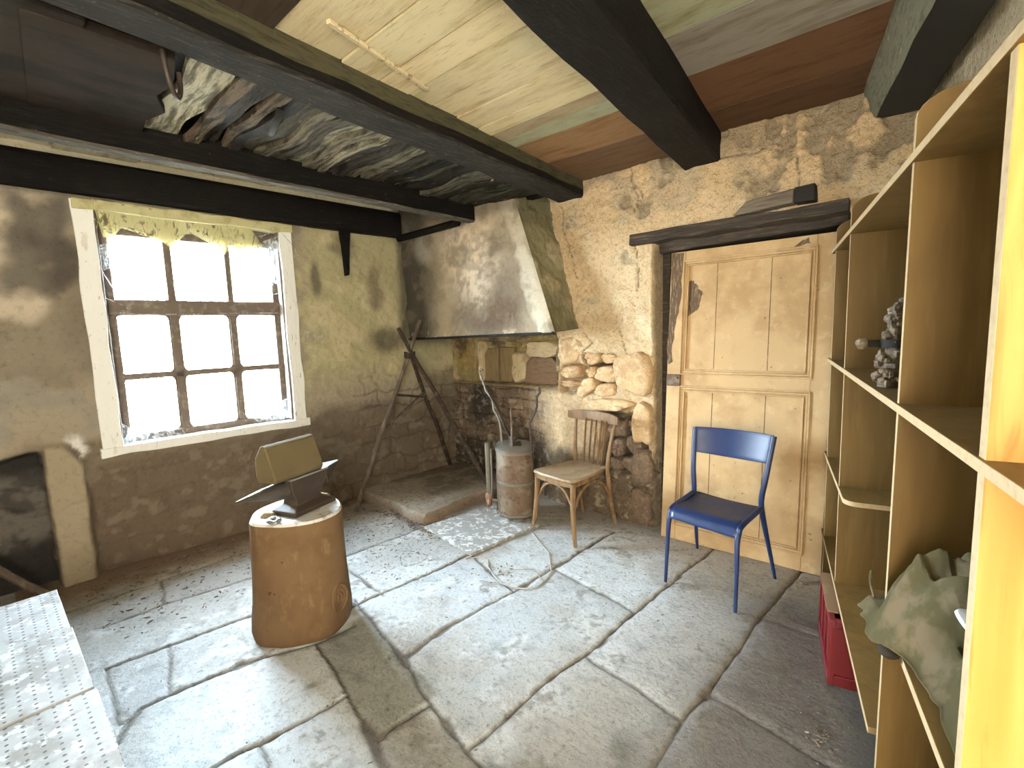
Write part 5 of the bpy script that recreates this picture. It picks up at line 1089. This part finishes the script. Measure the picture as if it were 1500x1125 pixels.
# ------------------------------------------------------------------ LITTER ON THE FLOOR
def litter():
    mb = MB(); random.seed(5)
    def chip(x, y, s, z=.004):
        if (x+2.434)**2+(y-1.035)**2 < .30**2: return
        if (x+.06)*.9755+(y-1.5)*.22 > -.03: return
        if (x+.25)*.9755+(y-2.2)*.22 > -.03 and (y-2.2)-(x+.25)*.22 > -.03: return
        a = random.uniform(0, 6.28); l = s*random.uniform(.6, 2.2); w = s*random.uniform(.25, .6); c, sn = math.cos(a), math.sin(a); h = s*random.uniform(.1, .35); k = random.uniform(0, .4)*l
        p = lambda u, v, q: (x+u*c-v*sn, y+u*sn+v*c, z+q)
        mb.hexa([p(-l/2, -w/2, 0), p(l/2, -w/3, 0), p(l/2-k, w/2, 0), p(-l/2, w/3, 0), p(-l/2, -w/2, h), p(l/2, -w/3, h*.6), p(l/2-k, w/2, h), p(-l/2, w/3, h*.7)])
    for k in range(700):
        chip(-3.88+.9*random.random()**1.4, random.uniform(.3, 2.15), random.uniform(.005, .018), .006)
    for k in range(420): chip(random.gauss(-2.7, .38), random.gauss(1.85, .22), random.uniform(.005, .013), .006)
    for k in range(160): chip(random.gauss(-3.15, .2), random.gauss(2.17, .035), random.uniform(.008, .024), .010)
    for k in range(90): chip(random.gauss(-2.75, .10), random.gauss(2.13, .03), random.uniform(.006, .016), .008)
    for k in range(60): chip(random.gauss(-2.0, .07), random.gauss(2.03, .05), random.uniform(.005, .012), .006)
    for k in range(200):
        j = random.choice(J); i = random.randrange(len(j)-1); t = random.random(); chip(j[i][0]*(1-t)+j[i+1][0]*t+random.gauss(0, .03), j[i][1]*(1-t)+j[i+1][1]*t+random.gauss(0, .03), random.uniform(.003, .009))
    for k in range(420): chip(random.uniform(-1.95, -.45), 3.1-1.0*random.random()**1.4, random.uniform(.003, .011))
    for k in range(160): chip(random.uniform(-2.3, -.2), random.uniform(1.0, 2.2), random.uniform(.002, .006))
    for k in range(60): chip(random.gauss(-.22, .04), random.gauss(1.9, .06), random.uniform(.006, .016))
    for k in range(30): chip(random.gauss(-.45, .06), random.gauss(2.95, .05), random.uniform(.006, .014))
    for k in range(140): chip(random.uniform(-3.75, -2.95), random.uniform(2.2, 2.5), random.uniform(.004, .014), .092)
    o = mb.build('floor_litter', m_debris, flat=True); tag(o, 'scattered chips, straw and crumbs lying over the flagstones', 'litter', None, 'stuff')
litter()

# ------------------------------------------------------------------ OUTSIDE
mb = MB(); mb.box((-30, 0, -.4), (51, 80, .1)); mb.box((0, -40, -.45), (80, 75, .1)); tag(mb.build('outside_ground', m_grass), kind='structure')
def tree(name, label, c, R, nleaf, hz):
    r = thing(name, label, 'tree', (c[0], c[1], -.35)); mb = MB(); random.seed(int(c[1]*10))
    for k in range(nleaf):
        d = Vector((random.gauss(0, 1), random.gauss(0, 1), random.gauss(0, 1))).normalized()*random.random()**.4
        p = Vector(c)+Vector((d.x*R, d.y*R, d.z*hz)); a = Vector((random.gauss(0, 1), random.gauss(0, 1), random.gauss(0, 1))).normalized(); b = a.orthogonal().normalized(); s = R*.10
        mb.add([p, p+a*s+b*s*.4, p+a*s*2, p+a*s-b*s*.4], [(0, 1, 2, 3)])
    mb.build('foliage', m_leaf, r, flat=True); MB().tube([(c[0], c[1], -.35), (c[0], c[1], c[2])], [.12, .05], 8).build('trunk', m_pole, r)
tree('tree', 'hazy tree seen through the top middle window pane', (-13.5, 3.55, 2.3), .62, 420, .85)
tree('shrub', 'hazy shrub seen through the left pane of the middle row', (-11.5, 2.05, .95), .50, 420, .33)

# ------------------------------------------------------------------ LIGHT
w = bpy.data.worlds.new('world'); SC.world = w; w.use_nodes = True; bg = w.node_tree.nodes['Background']
bg.inputs[0].default_value = (.74, .88, 1.0, 1); 
_nt = w.node_tree; _tc = _nt.nodes.new('ShaderNodeTexCoord'); _sp = _nt.nodes.new('ShaderNodeSeparateXYZ'); _mr = _nt.nodes.new('ShaderNodeMapRange'); _mr.interpolation_type = 'SMOOTHSTEP'
_nt.links.new(_tc.outputs['Generated'], _sp.inputs[0]); _nt.links.new(_sp.outputs[2], _mr.inputs['Value'])     # hazy bright sky low down, duller overhead
for k, v in (('From Min', .15), ('From Max', .85), ('To Min', 190.0), ('To Max', 70.0)): _mr.inputs[k].default_value = v
_nt.links.new(_mr.outputs[0], bg.inputs[1])
sun = bpy.data.lights.new('sun', 'SUN'); sun.energy = 800; sun.color = (1, .93, .80); sun.angle = .02
so = bpy.data.objects.new('sun', sun); COL.objects.link(so); so.rotation_euler = (math.radians(1.5), math.radians(38), 0)
def portal(loc, sx, sy, rot):
    l = bpy.data.lights.new('daylight_portal', 'AREA'); l.shape = 'RECTANGLE'; l.size = sx; l.size_y = sy; l.cycles.is_portal = True
    o = bpy.data.objects.new('daylight_portal', l); COL.objects.link(o); o.location = loc; o.rotation_euler = rot
c = A3(1.15, 1.56, -.52); portal(c, 1.7, 1.3, (0, -PI/2, math.radians(-3.5)))
portal(((dx0+dx1)/2, -1.82, 1.05), .9, 2.1, (PI/2, 0, 0))
# unseen wall added outside to block the sky behind the doorway
mb = MB(); mb.box((.5, -4.6, 2.2), (9, .4, 5.4)); tag(mb.build('sky_block_wall', m_fw), kind='structure')
# low warm daylight from the yard, through the doorway behind the camera
l = bpy.data.lights.new('yard_daylight', 'AREA'); l.shape = 'RECTANGLE'; l.size = .86; l.size_y = 2.0; l.energy = 17; l.color = (1.0, .80, .52)
o = bpy.data.objects.new('yard_daylight', l); COL.objects.link(o); o.location = ((dx0+dx1)/2, -1.47, 1.15); l.spread = math.radians(100); o.rotation_euler = (PI/2, 0, 0)

# soft fill lamp added by the right-hand wall behind the camera, no opening there
l = bpy.data.lights.new('side_fill_lamp', 'AREA'); l.shape = 'RECTANGLE'; l.size = 1.0; l.size_y = 1.1; l.energy = 135; l.color = (1.0, .90, .74)
o = bpy.data.objects.new('side_fill_lamp', l); COL.objects.link(o); o.location = S3(-2.55, .33, 1.65); o.rotation_euler = Vector((-1, -.08, -.0)).to_track_quat('-Z', 'Y').to_euler()

vs = SC.view_settings; vs.view_transform = 'Standard'; vs.look = 'None'; vs.gamma = 1; vs.use_curve_mapping = False; vs.exposure = 0.28
SC.cycles.max_bounces = 10; SC.cycles.diffuse_bounces = 6; SC.cycles.transparent_max_bounces = 12; SC.cycles.caustics_reflective = False; SC.cycles.caustics_refractive = False
